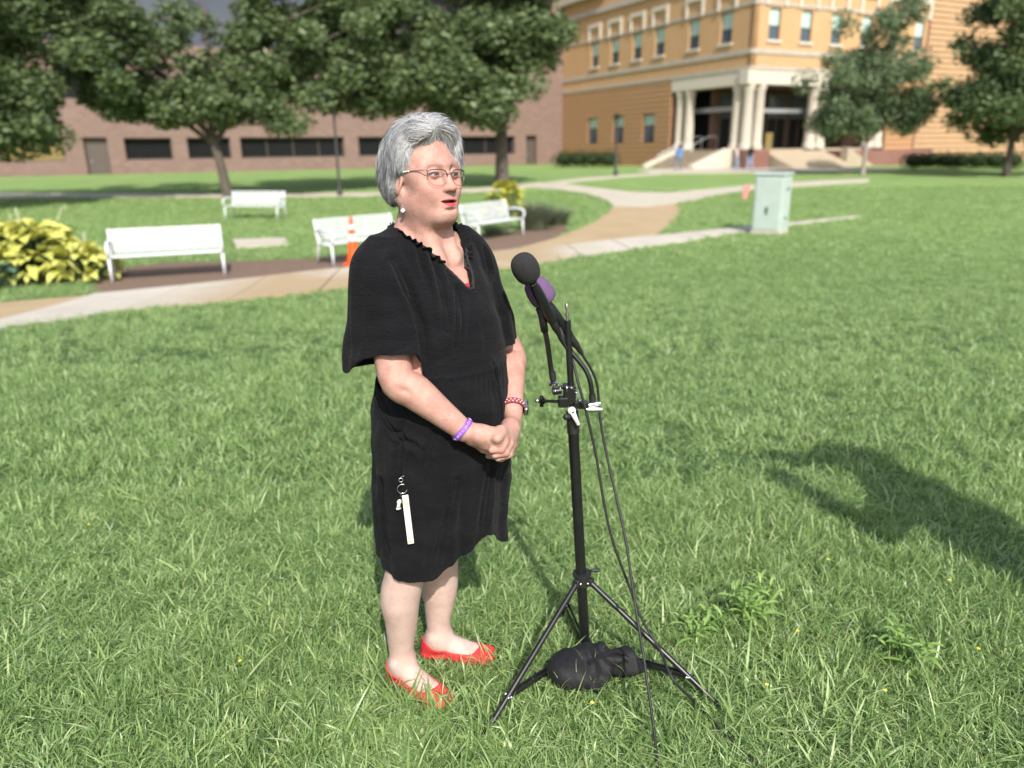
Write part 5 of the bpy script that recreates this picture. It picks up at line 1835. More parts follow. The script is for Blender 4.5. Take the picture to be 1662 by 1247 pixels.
purple = simple('purple_silicone', (.20, .065, .42), .45, (.17, .055, .37), 20)
white_print = simple('white_print', (.75, .72, .78), .6)
axR = wrR - elR; cR = wrR - axR * .035
wb_, (ax, u_, v_) = band(cR, axR, .0318, .0318, .0150, .0020, (0, 0, 1), 'wristband', purple, woman)
V = MB()
for k in range(60):
    if k % 10 in (0, 1): continue
    a = 2 * math.pi * k / 60
    rad = .0341
    if k % 10 == 5:
        c0 = Vector(cR) + u_ * math.cos(a) * rad + v_ * math.sin(a) * rad
        tt = (-u_ * math.sin(a) + v_ * math.cos(a))
        ring = []
        for q in range(14):
            th = 2 * math.pi * q / 14
            hx_ = .0034 * math.sin(th) ** 3; hz_ = (.0030 * math.cos(th) - .0012 * math.cos(2 * th))
            ring.append(c0 + tt * hx_ + ax * hz_)
        V.tube(ring, .00035, 4, close=True)
    elif k % 10 in (2, 3, 7, 8, 9):
        c0 = Vector(cR) + u_ * math.cos(a) * rad + v_ * math.sin(a) * rad
        V.tube([c0 - ax * .0026, c0 + ax * .0026], .0004, 4)
V.build('band_print', white_print, wb_)
axL = wrL - elL; cL = wrL - axL * .06
burg = simple('watch_strap', (.25, .045, .055), .6)
ws, (ax, u_, v_) = band(cL, axL, .0325, .0325, .0175, .0026, (1, 0, 0), 'watch', burg, woman)
V = MB()
for k in range(40):
    a = 2 * math.pi * k / 40
    c0 = Vector(cL) + (u_ * math.cos(a) + v_ * math.sin(a)) * .0354
    V.ball(c0 + ax * (.0032 if k % 2 else -.0032), .0019, 6)
V.build('strap_pattern', white_print, ws)
# the dial faces outwards, to her left and forwards
dirw = (Vector((.75, -.66, 0)) - ax * Vector((.75, -.66, 0)).dot(ax)).normalized()
V = MB(); c0 = Vector(cL) + dirw * .0375; sd = ax.cross(dirw)
Mw = Matrix((sd, ax, dirw)).transposed()
V.box(c0, (.031, .036, .0100), Mw, .003); wc = V.build('watch_case', M['chrome'], ws)
V = MB(); V.box(c0 + dirw * .0055, (.027, .032, .0014), Mw, .0006); V.build('watch_screen', M['dark_window'] if 'dark_window' in M else M['black_rubber'], wc)
# ring on the left hand
HOk = lw(831, 729, 1.868)
V = MB(); V.tube([Vector(HOk) + Vector((.0105 * math.cos(a), .006 * math.sin(a), .0105 * math.sin(a))) for a in np.linspace(0, 6.28, 20)[:-1]], .0011, 6, close=True)
V.build('finger_ring', simple('gold', (.75, .55, .25), .25, metal=1.0), woman, True)

# shoes: red flats with a low top line
class Cut:
    def __init__(s, fn, lo, hi): s.fn = fn; s.lo = np.array(lo); s.hi = np.array(hi)
    def d(s, X, Y, Z): return s.fn(X, Y, Z)
shoe_red = simple('red_flat_fabric', (.62, .035, .035), .75, (.5, .025, .03), 40, bmp=.4, bscale=900, bd=.0008)
blue_trim = simple('blue_lining', (.08, .10, .45), .7)
for an, f, s_, ops in ((anR, fR, sR, foR), (anL, fL, sL, foL)):
    lo = np.array([an[0] - .25, an[1] - .25, -.004]); hi = np.array([an[0] + .25, an[1] + .25, .085])
    fs = Field(lo, hi, .0025)
    solid(fs, [('+', Cap(sh.a, sh.b, sh.r1 + .0045, sh.r2 + .0045), k) for _, sh, k in ops] + [('+', Cap(np.array([an[0], an[1], .012]) + f * -.035, np.array([an[0], an[1], .012]) + f * .155, .034, .034, (np.array([0, 0, 1.0]), 2.2)), .01)])
    X = fs.ax[0][:, None, None]; Y = fs.ax[1][None, :, None]; Z = fs.ax[2][None, None, :]
    a = (X - an[0]) * f[0] + (Y - an[1]) * f[1]
    top = np.interp(a, [-.06, -.035, -.01, .04, .10, .125, .15, .2], [.072, .066, .048, .040, .034, .038, .05, .06])
    fs.D = np.maximum(fs.D, Z - top).astype(np.float32)
    Vq, Fq = nets(fs, 1)
    sh_ = link('shoe', np_mesh('shoe', Vq, Fq, True), woman, shoe_red)
    V = MB(); pts = []
    for t in np.linspace(-1, 1, 15):
        p = np.array([an[0], an[1], 0]) + f * (-.062 + .028 * abs(t) ** 1.5 + .004) + s_ * (.034 * t) + np.array([0, 0, .064 - .016 * abs(t)])
        pts.append(p)
    V.tube(pts, .0022, 6); V.build('heel_lining', blue_trim, sh_, True)

# key tag clipped to the pocket
def on_dress(px, py, out=.006):
    o = WMi @ CAM; d = (WMi.to_3x3() @ ray(px, py)).normalized()
    h = DRESS_BVH.ray_cast(o, d)
    return h[0] + h[1] * out, h[1]
p0, n0 = on_dress(654, 778)
n0 = Vector((-.60, -.80, .08)).normalized(); p0 = p0 + n0 * .006
kt = empty('key_tag', WM @ p0); kt.rotation_euler = (0, 0, WA)
tag(kt, 'white strap key tag with silver ring hanging from the black dress at hip height', 'keychain')
rel = lambda px, py, out=.006: on_dress(px, py, out)[0] - p0
cream = simple('cream_leather', (.72, .71, .60), .6, (.66, .65, .53), 60)
gold_p = simple('yellow_emblem', (.55, .40, .06), .6)
V = MB()
def ringpts(c, r, nrm, n=24):
    nrm = Vector(nrm).normalized(); a = nrm.cross(Vector((0, 0, 1))).normalized(); b_ = nrm.cross(a)
    return [Vector(c) + a * r * math.cos(2 * math.pi * i / n) + b_ * r * math.sin(2 * math.pi * i / n) for i in range(n)]
V.tube(ringpts(rel(655.5, 792), .0130, n0), .0011, 6, close=True); V.build('split_ring', M['chrome'], kt, True)
V = MB(); V.tube(ringpts(rel(654, 779), .0055, n0), .0012, 6, close=True); V.tube([rel(654, 774), rel(657, 772)], .0014, 6); V.build('clasp', M['chrome'], kt, True)
a0, a1 = rel(659, 801), rel(669, 880)
V = MB(); d_ = (a1 - a0); sd = d_.cross(n0).normalized(); nn = sd.cross(d_).normalized()
Mk = Matrix((sd, d_.normalized(), nn)).transposed()
V.box((a0 + a1) / 2 + Vector(n0) * .004, (.0172, d_.length, .0034), Mk, .0012); strap = V.build('strap', cream, kt)
V = MB()
for q in (.16, .93):
    c0 = a0.lerp(a1, q) + Vector(n0) * .0064
    pts = ringpts(c0, .0045, n0, 10); V.tube(pts, .0008, 4, close=True); V.tube([c0 - sd * .004, c0 + sd * .003], .0008, 4)
V.build('emblem', gold_p, strap)
V = MB(); V.tube(ringpts(a0.lerp(a1, .05) + Vector(n0) * .0058, .0028, n0, 12), .0008, 4, close=True); V.build('rivet', M['chrome'], strap)
V = MB(); faint = simple('pale_print', (.60, .60, .42), .7)
for i in range(14):
    c0 = a0.lerp(a1, .27 + .042 * i) + Vector(n0) * .0060
    V.tube([c0 - sd * .0035, c0 + sd * .0035 * (1 if i % 3 else .2)], .0006, 4)
    if i % 2: V.tube([c0 - sd * .0035, c0 - sd * .0035 + d_.normalized() * .0022], .0006, 4)
V.build('strap_print', faint, strap)
V = MB()
c0 = rel(650, 812, .010); V.ball(c0, .0078, 12, (1, .6, 1)); V.ball(c0 + Vector((-.003, 0, -.0095)), .0062, 10, (1, .6, .8))
c1 = rel(648, 822, .010); V.ball(c1, .0072, 10, (1.1, .5, .7)); V.ball(c1 + Vector((.003, 0, -.003)), .006, 8, (1.2, .5, .5))
V.build('shell_charm', simple('shell_white', (.80, .78, .72), .4), kt, True)
V = MB(); V.tube([rel(653, 800), rel(651, 806)], .0012, 5); V.build('charm_link', M['chrome'], kt)
# ------------------------------------------------------------------ microphone stand
gB = spot(950, 1058); gB.z = 0
PB = aty(950, 1058, gB.y)
ST = empty('microphone_stand', (gB.x, gB.y, 0))
tag(ST, 'black tripod light stand carrying two microphones in front of the woman', 'microphone stand')
def rs(px, py, y): return aty(px, py, y) - Vector((gB.x, gB.y, 0))
YB = gB.y
ptop = rs(930, 690, YB); pbot = rs(950, 1056, YB)
def on_pole(t): return pbot.lerp(ptop, t)
pole_d = (ptop - pbot).normalized()
V = MB(); V.tube([pbot + pole_d * .0, ptop - pole_d * .02], .0165, 20); V.build('lower_pole', M['black_metal'], ST, angle=40)
V = MB(); V.tube([ptop - pole_d * .02, ptop + pole_d * .045], .0185, 20); V.tube([ptop - pole_d * .024, ptop - pole_d * .020], .0192, 20); V.tube([ptop + pole_d * .020, ptop + pole_d * .0235], .0192, 20)
V.build('collar', M['black_rubber'], ST, angle=40)
rt = rs(921, 520, YB); r0 = ptop + pole_d * .04
V = MB(); V.tube([r0, rt], .0095, 16); V.build('upper_rod', M['black_metal'], ST, angle=40)
ud = (rt - r0).normalized()
V = MB(); V.lathe([(.0045, 0), (.0045, .012), (.0062, .013), (.0062, .020), (.0040, .021), (.0040, .034), (.0058, .035), (.0058, .045), (.003, .049)], 14, Matrix.Translation(rt) @ ud.to_track_quat('Z', 'Y').to_matrix().to_4x4())
V.build('spigot', simple('worn_steel', (.34, .32, .28), .4, (.2, .19, .17), 200, metal=.8), ST, angle=40)
# white locking lever
la, lb = rs(928, 667, YB - .026), rs(938, 688, YB - .034)
V = MB(); V.ball(la, .0125, 12, (1, .55, 1)); V.tube([la, lb], [.0085, .0060], 10); V.ball(lb, .0060, 8); V.build('lock_lever', simple('lever_white', (.78, .78, .76), .4), ST, True)
V = MB(); V.tube([la + Vector((.003, -.007, -.002)), la + Vector((.003, -.0095, -.002))], .0035, 10); V.build('lever_screw', M['dark_metal'], ST)
V = MB(); V.tube([rs(920, 677, YB - .03), rs(925, 677, YB - .01)], .009, 10); V.ball(rs(919, 677, YB - .03), .010, 10); V.build('side_knob', M['black_rubber'], ST, True)
# clamps
def blk(c, d, name, mat='black_metal', rot=None, bev=.003):
    V = MB(); V.box(c, d, rot, bev); return V.build(name, M[mat], ST)
cm = rs(924, 640, YB)
blk(cm, (.036, .040, .060), 'clamp_body')
blk(rs(914, 652, YB - .01), (.030, .030, .030), 'clamp_jaw')
blk(rs(941, 657, YB - .01), (.050, .020, .022), 'clamp_jaw')
blk(rs(912, 629, YB), (.060, .012, .010), 'clamp_arm', rot=Matrix.Rotation(-.12, 3, 'Y'))
V = MB(); V.tube([rs(904, 634, YB - .03), rs(904, 634, YB + .02)], .0125, 14); V.tube([rs(897, 636, YB - .035), rs(911, 634, YB - .03)], .0100, 14); V.build('clamp_knob', M['black_metal'], ST, angle=40)
V = MB(); V.ball(rs(901, 635, YB - .044), .0036, 8); V.ball(rs(909, 631, YB - .034), .0026, 8); V.tube([rs(920, 627, YB - .022), rs(920, 637, YB - .022)], .0017, 6); V.tube([rs(926, 629, YB - .022), rs(930, 631, YB - .022)], .0022, 6); V.tube([rs(938, 648, YB - .02), rs(943, 652, YB - .025)], .0035, 8)
V.build('clamp_screw', M['chrome'], ST, True)
V = MB()
q = [rs(930, 632, YB - .02), rs(940, 634, YB - .025), rs(938, 641, YB - .03), rs(932, 637, YB - .02), rs(941, 638, YB - .022)]
V.tube(q, .0014, 6); V.build('spring_wire', M['chrome'], ST, True)
# T handle on the left
V = MB(); V.tube([rs(905, 652, YB), rs(880, 651, YB + .09)], .0048, 10); V.build('handle_rod', M['dark_metal'], ST, True)
V = MB(); V.tube([rs(879, 643, YB + .095), rs(879, 660, YB + .095)], .0062, 8); V.ball(rs(880, 651, YB + .095), .012, 10); V.build('handle_knob', M['black_rubber'], ST, True)
V = MB(); V.ball(rs(872, 651, YB + .10), .0058, 10, (1.5, 1, 1)); V.build('handle_tip', M['chrome'], ST, True)
# goosenecks
def smooth_path(P, n=8):
    P = [Vector(p) for p in P]; out = []
    for i in range(len(P) - 1):
        p0 = P[max(i - 1, 0)]; p1 = P[i]; p2 = P[i + 1]; p3 = P[min(i + 2, len(P) - 1)]
        for k in range(n):
            t = k / n
            out.append(.5 * ((2 * p1) + (p2 - p0) * t + (2 * p0 - 5 * p1 + 4 * p2 - p3) * t * t + (3 * p1 - p0 - 3 * p2 + p3) * t ** 3))
    return out + [P[-1]]
def goose(P, r, name='gooseneck'):
    path = smooth_path(P, 22); V = MB()
    V.tube(path, [r * (1 + .07 * math.sin(i * 2.1)) for i in range(len(path))], 10)
    return V.build(name, M['black_metal'], ST, True)
goose([rs(898, 620, YB), rs(893, 590, YB), rs(889, 560, YB - .01), rs(884, 535, YB - .02)], .0078)
V = MB(); V.tube([rs(898, 625, YB), rs(898, 621, YB)], .014, 14); V.build('gooseneck_base', M['chrome'], ST, angle=40)
V = MB(); V.tube([rs(898, 616, YB), rs(896, 604, YB)], .0100, 12); V.build('gooseneck_collar', M['black_rubber'], ST, angle=40)
V = MB(); V.tube([rs(884, 538, YB - .02), rs(880, 512, YB - .03), rs(874, 500, YB - .035)], [.0105, .0115, .009], 12); V.build('microphone_clip', M['black_rubber'], ST, True)
goose([rs(962, 650, YB), rs(958, 620, YB), rs(950, 600, YB + .005), rs(936, 582, YB + .01), rs(926, 571, YB + .012)], .0075)
V = MB(); V.tube([rs(962, 656, YB), rs(961, 640, YB)], [.0108, .0100], 14); V.build('gooseneck_collar', M['black_rubber'], ST, angle=40)
V = MB(); V.tube([rs(950, 665, YB - .01), rs(976, 665, YB - .01)], .0085, 14); V.tube([rs(955, 658, YB - .008), rs(973, 655, YB - .002)], .0075, 12); V.tube([rs(958, 665, YB - .01), rs(961, 665, YB - .01)], .0100, 14); V.build('gooseneck_base', M['chrome'], ST, angle=40)
V = MB(); V.tube([rs(926, 571, YB + .012), rs(912, 548, YB + .004), rs(905, 532, YB)], [.009, .0115, .0105], 12); V.build('microphone_clip', M['black_rubber'], ST, True)
# hub, legs and braces
hub = rs(945, 940, YB)
V = MB(); V.tube([hub - pole_d * .020, hub + pole_d * .018], .024, 20); V.tube([hub + pole_d * .016, hub + pole_d * .024], .030, 20); V.build('hub', M['black_rubber'], ST, angle=40)
footL = spot(786, 1196) - Vector((gB.x, gB.y, 0)); footR = spot(1170, 1150) - Vector((gB.x, gB.y, 0)); footB = spot(913, 996) - Vector((gB.x, gB.y, 0))
low = pbot + Vector((0, 0, .02))
V = MB(); V.tube([low - pole_d * .018, low + pole_d * .018], .023, 18); V.build('lower_collar', M['black_rubber'], ST, angle=40)
lug = blk(rs(966, 926, YB), (.030, .012, .010), 'hub_lug', 'black_rubber')
for ft in (footL, footR, footB):
    d = Vector((ft.x, ft.y, 0)).normalized()
    st = hub + d * .028; ft = ft + Vector((0, 0, .004))
    V = MB(); V.box(hub + d * .026, (.022, .026, .026), Matrix.Rotation(math.atan2(d.y, d.x) - math.pi / 2, 3, 'Z'), .003); V.build('hub_lug', M['black_rubber'], ST)
    V = MB(); V.tube([st, ft], .0088, 14); lg = V.build('leg', M['black_metal'], ST, angle=40)
    V = MB(); V.tube([ft.lerp(st, .05), ft], [.0098, .0098], 12); V.ball(ft, .0098, 10); V.build('rubber_foot', M['black_rubber'], lg, True)
    m_ = st.lerp(ft, .76)
    V = MB(); a_ = low + d * .02
    side = d.cross(Vector((0, 0, 1))) * .007
    V.bar(a_ + side, m_ + side, .0035, .016, .001); V.bar(a_ - side, m_ - side, .0035, .016, .001); V.build('brace', M['black_metal'], ST)
    V = MB(); V.ball(m_ + side * 1.6, .0050, 8); V.ball(m_ - side * 1.6, .0050, 8); V.ball(st + side * 2.0 , .0046, 8); V.ball(st - side * 2.0, .0046, 8)
    V.ball(m_ + Vector((0, -.0105, .001)), .0046, 8); V.build('rivet', M['chrome'], lg, True)

# ---- microphones
def pill(c, ax, L, r, n=26, m=16, flatend=False):
    """rounded foam windscreen"""
    prof = []
    for i in range(m + 1):
        t = math.pi * i / m
        z = -math.cos(t) * L / 2; rr = r * (math.sin(t) ** (.55 if not flatend else .35))
        prof.append((max(rr, .0005), z))
    V = MB(); V.lathe(prof, n, Matrix.Translation(c) @ Vector(ax).to_track_quat('Z', 'Y').to_matrix().to_4x4()); return V
m1a, m1b = aty(853, 436, YB - .10), aty(904, 536, YB - .02)
ax1 = (m1b - m1a).normalized()
mic1 = empty('microphone', m1a); tag(mic1, 'handheld microphone with round black foam windscreen, higher one on the stand', 'microphone', 'microphones on the stand')
o1 = m1a
pill(Vector((0, 0, 0)), ax1, .082, .0370).build('windscreen', M['foam_black'], mic1, True)
L1_ = (m1b - m1a).length
V = MB(); V.lathe([(.0100, .036), (.0125, .046), (.0125, .052), (.0118, .053), (.0150, .075), (.0158, .100), (.0158, .150), (.0140, .185), (.0122, .192)], 24, ax1.to_track_quat('Z', 'Y').to_matrix().to_4x4()); V.build('body', M['black_metal'], mic1, angle=35)
V = MB(); V.lathe([(.0131, .049), (.0131, .051)], 24, ax1.to_track_quat('Z', 'Y').to_matrix().to_4x4()); V.build('band', M['chrome'], mic1, angle=35)
V = MB(); V.lathe([(.0105, .190), (.0112, .195), (.0112, .218), (.0095, .222), (.0080, .238), (.0045, .250)], 18, ax1.to_track_quat('Z', 'Y').to_matrix().to_4x4()); V.build('plug', M['black_rubber'], mic1, angle=35)
end1 = m1a + ax1 * .248
m2a, m2b = aty(876, 474, YB - .02), aty(958, 594, YB + .05)
ax2 = (m2b - m2a).normalized()
mic2 = empty('microphone', m2a); tag(mic2, 'microphone with purple foam windscreen, just behind and below the black one', 'microphone', 'microphones on the stand')
q2 = ax2.to_track_quat('Z', 'Y').to_matrix().to_4x4()
V = MB(); V.lathe([(.0005, -.050), (.020, -.045), (.032, -.030), (.0375, -.008), (.0385, .012), (.037, .026), (.033, .031), (.012, .032)], 28, q2); V.build('windscreen', M['foam_purple'], mic2, angle=50)
V = MB(); V.lathe([(.0125, .020), (.0125, .050), (.0135, .055), (.0150, .080), (.0150, .140), (.0130, .165), (.0115, .170)], 22, q2); V.build('body', M['black_metal'], mic2, angle=35)
V = MB(); V.lathe([(.0136, .060), (.0141, .066), (.0141, .080)], 22, q2); V.build('band', M['chrome'], mic2, angle=35)
V = MB(); V.lathe([(.0105, .168), (.0112, .175), (.0112, .205), (.0090, .212), (.0075, .232), (.0045, .245)], 18, q2); V.build('plug', M['black_rubber'], mic2, angle=35)
end2 = m2a + ax2 * .243
# ---- cables
def cable(P, r, label):
    path = smooth_path(P, 10)
    c = path[-1]
    V = MB(); V.tube(path, r, 8)
    o = V.build('cable', M['black_rubber'], None, True); tag(o, label, 'cable', 'cables hanging from the microphones')
ends = [(995, 880, 1.98), (1022, 954, 1.96), (1037, 995, 1.94), (1054, 1027, 1.92), (1072, 1057, 1.88), (1093, 1104, 1.80)]
gA = [spot(1131, 1157), spot(1178, 1201), spot(1231, 1250), spot(1290, 1300)]
cable([end1, aty(929, 585, YB + .00), aty(938, 620, YB - .03), aty(950, 663, YB - .045), aty(967, 738, YB - .06), aty(981, 820, YB - .09)] + [aty(*e) for e in ends] + [g + Vector((0, 0, .03 if i < 1 else .015)) for i, g in enumerate(gA)], .0042,
      'cable of the black foam microphone, running to the lower right in the grass')
gBc = [spot(1066, 1252), spot(1068, 1300)]
cable([end2, aty(968, 620, YB + .06), aty(974, 680, YB + .05), aty(985, 740, YB + .02), aty(1001, 810, YB - .04), aty(1016, 880, YB - .12), aty(1026, 948, YB - .18), aty(1035, 1007, YB - .24), aty(1044, 1062, YB - .29), aty(1050, 1104, YB - .34), aty(1056, 1145, YB - .38), aty(1062, 1189, YB - .42)] + [g + Vector((0, 0, .02)) for g in gBc], .0042,
      'cable of the purple foam microphone, dropping almost straight to the bottom edge')

# ---- sandbag at the foot of the stand
cb = spot(958, 1108)
bag = empty('sandbag', (cb.x, cb.y, 0)); tag(bag, 'slumped black nylon weight bag lying on the stand base in the grass', 'sandbag')
class Bag:
    def __init__(s): s.lo = np.array((-.20, -.13, -.01)); s.hi = np.array((.22, .14, .20))
    def d(s, X, Y, Z):
        e1 = Ell((-.040, .0, .045), (.098, .080, .058), (0, 8, 6)).d(X, Y, Z)
        e2 = Ell((.030, .030, .072), (.070, .045, .038), (0, 20, -15)).d(X, Y, Z)
        e3 = Ell((.115, .022, .055), (.050, .040, .042), (10, 30, 0)).d(X, Y, Z)
        d = smin(smin(e1, e2, .03), e3, .035)
        d = d + .0060 * np.sin(70 * X - 60 * Z + 2.5 * np.sin(40 * Y)) * np.clip((X + .02) / .06, 0, 1) + .0050 * np.sin(110 * Z + 60 * X + 3 * np.sin(30 * X)) * np.clip((X + .04) / .06, 0, 1)
        d = d + .0026 * np.sin(55 * Y + 38 * Z + 20 * X) + .0012 * np.sin(120 * X + 40 * Y)
        return np.maximum(d, -.004 - Z)
fbag = Field((-.20, -.13, -.01), (.22, .14, .20), .0032); solid(fbag, [('+', Bag(), 0)])
v_, f_ = nets(fbag, 1)
link('bag_body', np_mesh('bag_body', v_, f_, True), bag, M['nylon'])
V = MB()
pts = [Vector((-.01, -.035, .100)), Vector((.02, -.025, .112)), Vector((.055, -.01, .112)), Vector((.085, .0, .100)), Vector((.115, .0, .080))]
for i, off_ in enumerate((0, .014)):
    path = smooth_path([p + Vector((off_, off_ * .6, off_ * .3)) for p in pts], 8)
    for a_, b_ in zip(path, path[1:]): V.bar(a_, b_ + (b_ - a_) * .1, .017, .003, 0)
V.build('handle_strap', M['nylon'], bag)
# ------------------------------------------------------------------ other people
def small_person(base, h, rz, top, legs, label, skin=(.42, .27, .2), hair=(.03, .02, .015), stride=.10, arms=None, group=None, vox=.02, skirt=False, jit=0):
    """a whole walking or standing figure of height h, built as one smooth body with clothes over it"""
    e = empty('person', base, rz); tag(e, label, 'person', group)
    k = h / 1.7
    P = lambda *a: tuple(np.array(a) * k)
    hip = [P(-.09, 0, .88), P(.09, 0, .88)]
    kn = [P(-.10, -.05 - stride * .4, .48), P(.10, .02 + stride * .3, .48)]
    an = [P(-.10, -.0 - stride, .08), P(.10, .08 + stride, .10)]
    sh = [P(-.175, 0, 1.38), P(.175, 0, 1.38)]
    if arms is None: arms = [[P(-.23, .03, 1.10), P(-.22, -.08, .86)], [P(.23, .05, 1.10), P(.22, -.02, .85)]]
    ops = [('+', Ell(P(0, -.01, 1.60), P(.072, .092, .115)), 0), ('+', Cap(P(0, .01, 1.42), P(0, .005, 1.52), .050 * k, .048 * k), .02 * k), ('+', Ell(P(0, -.095, 1.59), P(.013, .02, .022)), .012 * k),
           ('+', Ell(P(0, 0, 1.18), P(.160, .095, .26)), .05 * k), ('+', Ell(P(0, 0, .93), P(.165, .11, .14)), .06 * k)]
    for i in (0, 1):
        ops += [('+', Cap(hip[i], kn[i], .085 * k, .058 * k), .04 * k), ('+', Cap(kn[i], an[i], .056 * k, .036 * k), .02 * k), ('+', Cap(an[i], tuple(np.array(an[i]) + np.array(P(0, -.15, -.045))), .036 * k, .030 * k), .02 * k),
                ('+', Cap((0, 0, sh[i][2]), sh[i], .05 * k, .055 * k), .04 * k), ('+', Cap(sh[i], arms[i][0], .050 * k, .040 * k), .02 * k), ('+', Cap(arms[i][0], arms[i][1], .038 * k, .026 * k), .01 * k),
                ('+', Ell(arms[i][1], P(.03, .035, .05)), .015 * k)]
    lo = P(-.45, -.75, -.02); hi = P(.45, .5, 2.05)
    f = Field(lo, hi, vox * .8); solid(f, ops); v, q = nets(f, 1)
    sk = simple('skin_' + label[:6], skin, .6)
    body = link('body', np_mesh('body', v, q, True), e, sk)
    # shirt and trousers: the same body grown a little and cut at their hems
    def garment(name, z0, z1, grow, col, arm_to=None, extra=None):
        f2 = Field(lo, hi, vox); o2 = []
        for kd, s_, kk in ops:
            if isinstance(s_, Cap): o2.append((kd, Cap(s_.a, s_.b, s_.r1 + grow, s_.r2 + grow), kk))
            else: o2.append((kd, Ell(s_.c, s_.r + grow), kk))
        if extra: o2 += extra
        solid(f2, o2); Z = f2.ax[2][None, None, :]; X = f2.ax[0][:, None, None]
        D = np.maximum(f2.D, np.maximum(z0 * k - Z, Z - z1 * k))
        if arm_to is not None: D = np.maximum(D, np.where(np.abs(X) > .19 * k, arm_to * k - Z, -1))
        f2.D = D.astype(np.float32); v2, q2 = nets(f2, 1)
        link(name, np_mesh(name, v2, q2, True), e, simple(name + label[:5], col, .85))
    garment('shirt', .90, 1.455, .014, top, 1.12)
    if skirt: garment('trousers', .45, .96, .02, legs, extra=[('+', Cap(P(0, 0, .85), P(0, 0, .45), .17 * k, .19 * k), .03)])
    else: garment('trousers', .09, .95, .012, legs, .80)
    f3 = Field(P(-.16, -.16, 1.36), P(.16, .2, 1.80), vox * .7)
    solid(f3, [('+', Ell(P(0, .015, 1.625), P(.088, .108, .110)), 0), ('+', Ell(P(0, .07, 1.54), P(.070, .05, .10)), .03), ('-', Ell(P(0, -.13, 1.57), P(.072, .075, .105)), .02)])
    v3, q3 = nets(f3, 1); link('hair', np_mesh('hair', v3, q3, True), e, simple('hair_' + label[:6], hair, .6))
    V = MB()
    for i in (0, 1):
        a = np.array(an[i]); V.box(tuple(a + np.array(P(0, -.055, -.062))), P(.085, .26, .045), None, .015)
    V.build('shoes', simple('shoe_' + label[:6], (.10, .10, .11), .6), e)
    return e
pp = spot(1101, 279)
small_person(pp, 1.72, R(150), (.10, .20, .42), (.16, .17, .20), 'person in a blue top walking on the plaza left of the entrance columns', stride=.16, group='people on the plaza')
pp = spot(1194, 278)
small_person(pp, 1.66, R(70), (.62, .52, .50), (.30, .38, .52), 'person in a pale top and light jeans in front of the corner columns', stride=.12, hair=(.10, .06, .03), group='people on the plaza')
pp = spot(1216, 277.5)
small_person(pp, 1.70, R(-60), (.02, .02, .025), (.25, .34, .50), 'person in a black top and light jeans right of the pale topped one', stride=.10, group='people on the plaza')
# the person just outside the right edge whose shadow lies on the lawn, holding a camera up
base = Vector((2.20, 1.90, 0))
kk = 1.0
cam_arms = [[(-.27, -.16, 1.22), (-.07, -.30, 1.52)], [(.27, -.16, 1.22), (.09, -.30, 1.50)]]
shp = small_person(base, 1.80, R(-105), (.20, .24, .32), (.06, .07, .10), 'person holding up a camera just outside the right edge of the view', stride=.06, arms=cam_arms, vox=.02)
shp.scale = (1.5, 1.6, 1.0)
ce = empty('camera', base, R(-105)); ce.scale = (1.0, 1.0, 1.0); tag(ce, 'black camera held up by the person outside the right edge', 'camera')
V = MB(); V.box((.01, -.34, 1.60), (.15, .08, .10), None, .012); V.build('camera_body', M['black_rubber'], ce)
V = MB(); V.tube([(.01, -.37, 1.60), (.01, -.48, 1.60)], .036, 16); V.build('camera_lens', M['black_metal'], ce, angle=40)
# ------------------------------------------------------------------ grass
def in_poly(x, y, poly):
    P = np.asarray(poly); c = np.zeros(len(x), bool)
    j = len(P) - 1
    for i in range(len(P)):
        xi, yi = P[i]; xj, yj = P[j]
        hit = ((yi > y) != (yj > y)) & (x < (xj - xi) * (y - yi) / (yj - yi + 1e-12) + xi)
        c ^= hit; j = i
    return c

def tuft(r, nb, rad, h, w, segs, spread=.5, droop=.8, lie=0.25):
    """blades of grass: returns V, F(tris), tint per face"""
    V = []; F = []; T_ = []
    for i in range(nb):
        a0 = r.uniform(0, 6.283); q = rad * math.sqrt(r.random())
        b0 = np.array([q * math.cos(a0), q * math.sin(a0), -.012])
        az = a0 + r.normal() * 1.1
        out = np.array([math.cos(az), math.sin(az), 0.0])
        L = h * r.uniform(.45, 1.15)
        if r.random() < lie: lean = r.uniform(.7, 1.25)
        else: lean = abs(r.normal()) * spread
        dr = r.uniform(.1, 1.0) * droop
        fa = az + r.normal() * .9
        side = np.array([-math.sin(fa), math.cos(fa), r.normal() * .25])
        ww = w * r.uniform(.6, 1.4) * .5
        kink = r.uniform(.35, .8) if r.random() < .16 else 9
        k0 = len(V)
        ang = lean; p = b0.copy(); st = L / segs
        for s in range(segs + 1):
            u = s / segs
            wd = ww * (1 - u ** 2.2) * (.65 + .7 * min(1, u * 4) * (1 - .3 * u))
            if s < segs:
                V.append(p - side * wd); V.append(p + side * wd)
            else: V.append(p)
            ang += dr * (u * .9 + .15) * (1.5 if u > kink else 1) + (1.1 if u > kink and s == int(kink * segs) + 1 else 0)
            p = p + (out * math.sin(min(ang, 2.3)) + np.array([0, 0, math.cos(min(ang, 2.3))])) * st
        t = float(np.clip(r.normal(.5, .27), 0, 1))
        if r.random() < .014: t = 1.0 + r.random() * .6       # dry straw blade
        for s in range(segs - 1):
            a = k0 + 2 * s
            F += [(a, a + 1, a + 3), (a, a + 3, a + 2)]; T_ += [t, t]
        a = k0 + 2 * (segs - 1); F.append((a, a + 1, a + 2)); T_.append(t)
    return np.array(V), np.array(F), np.array(T_)

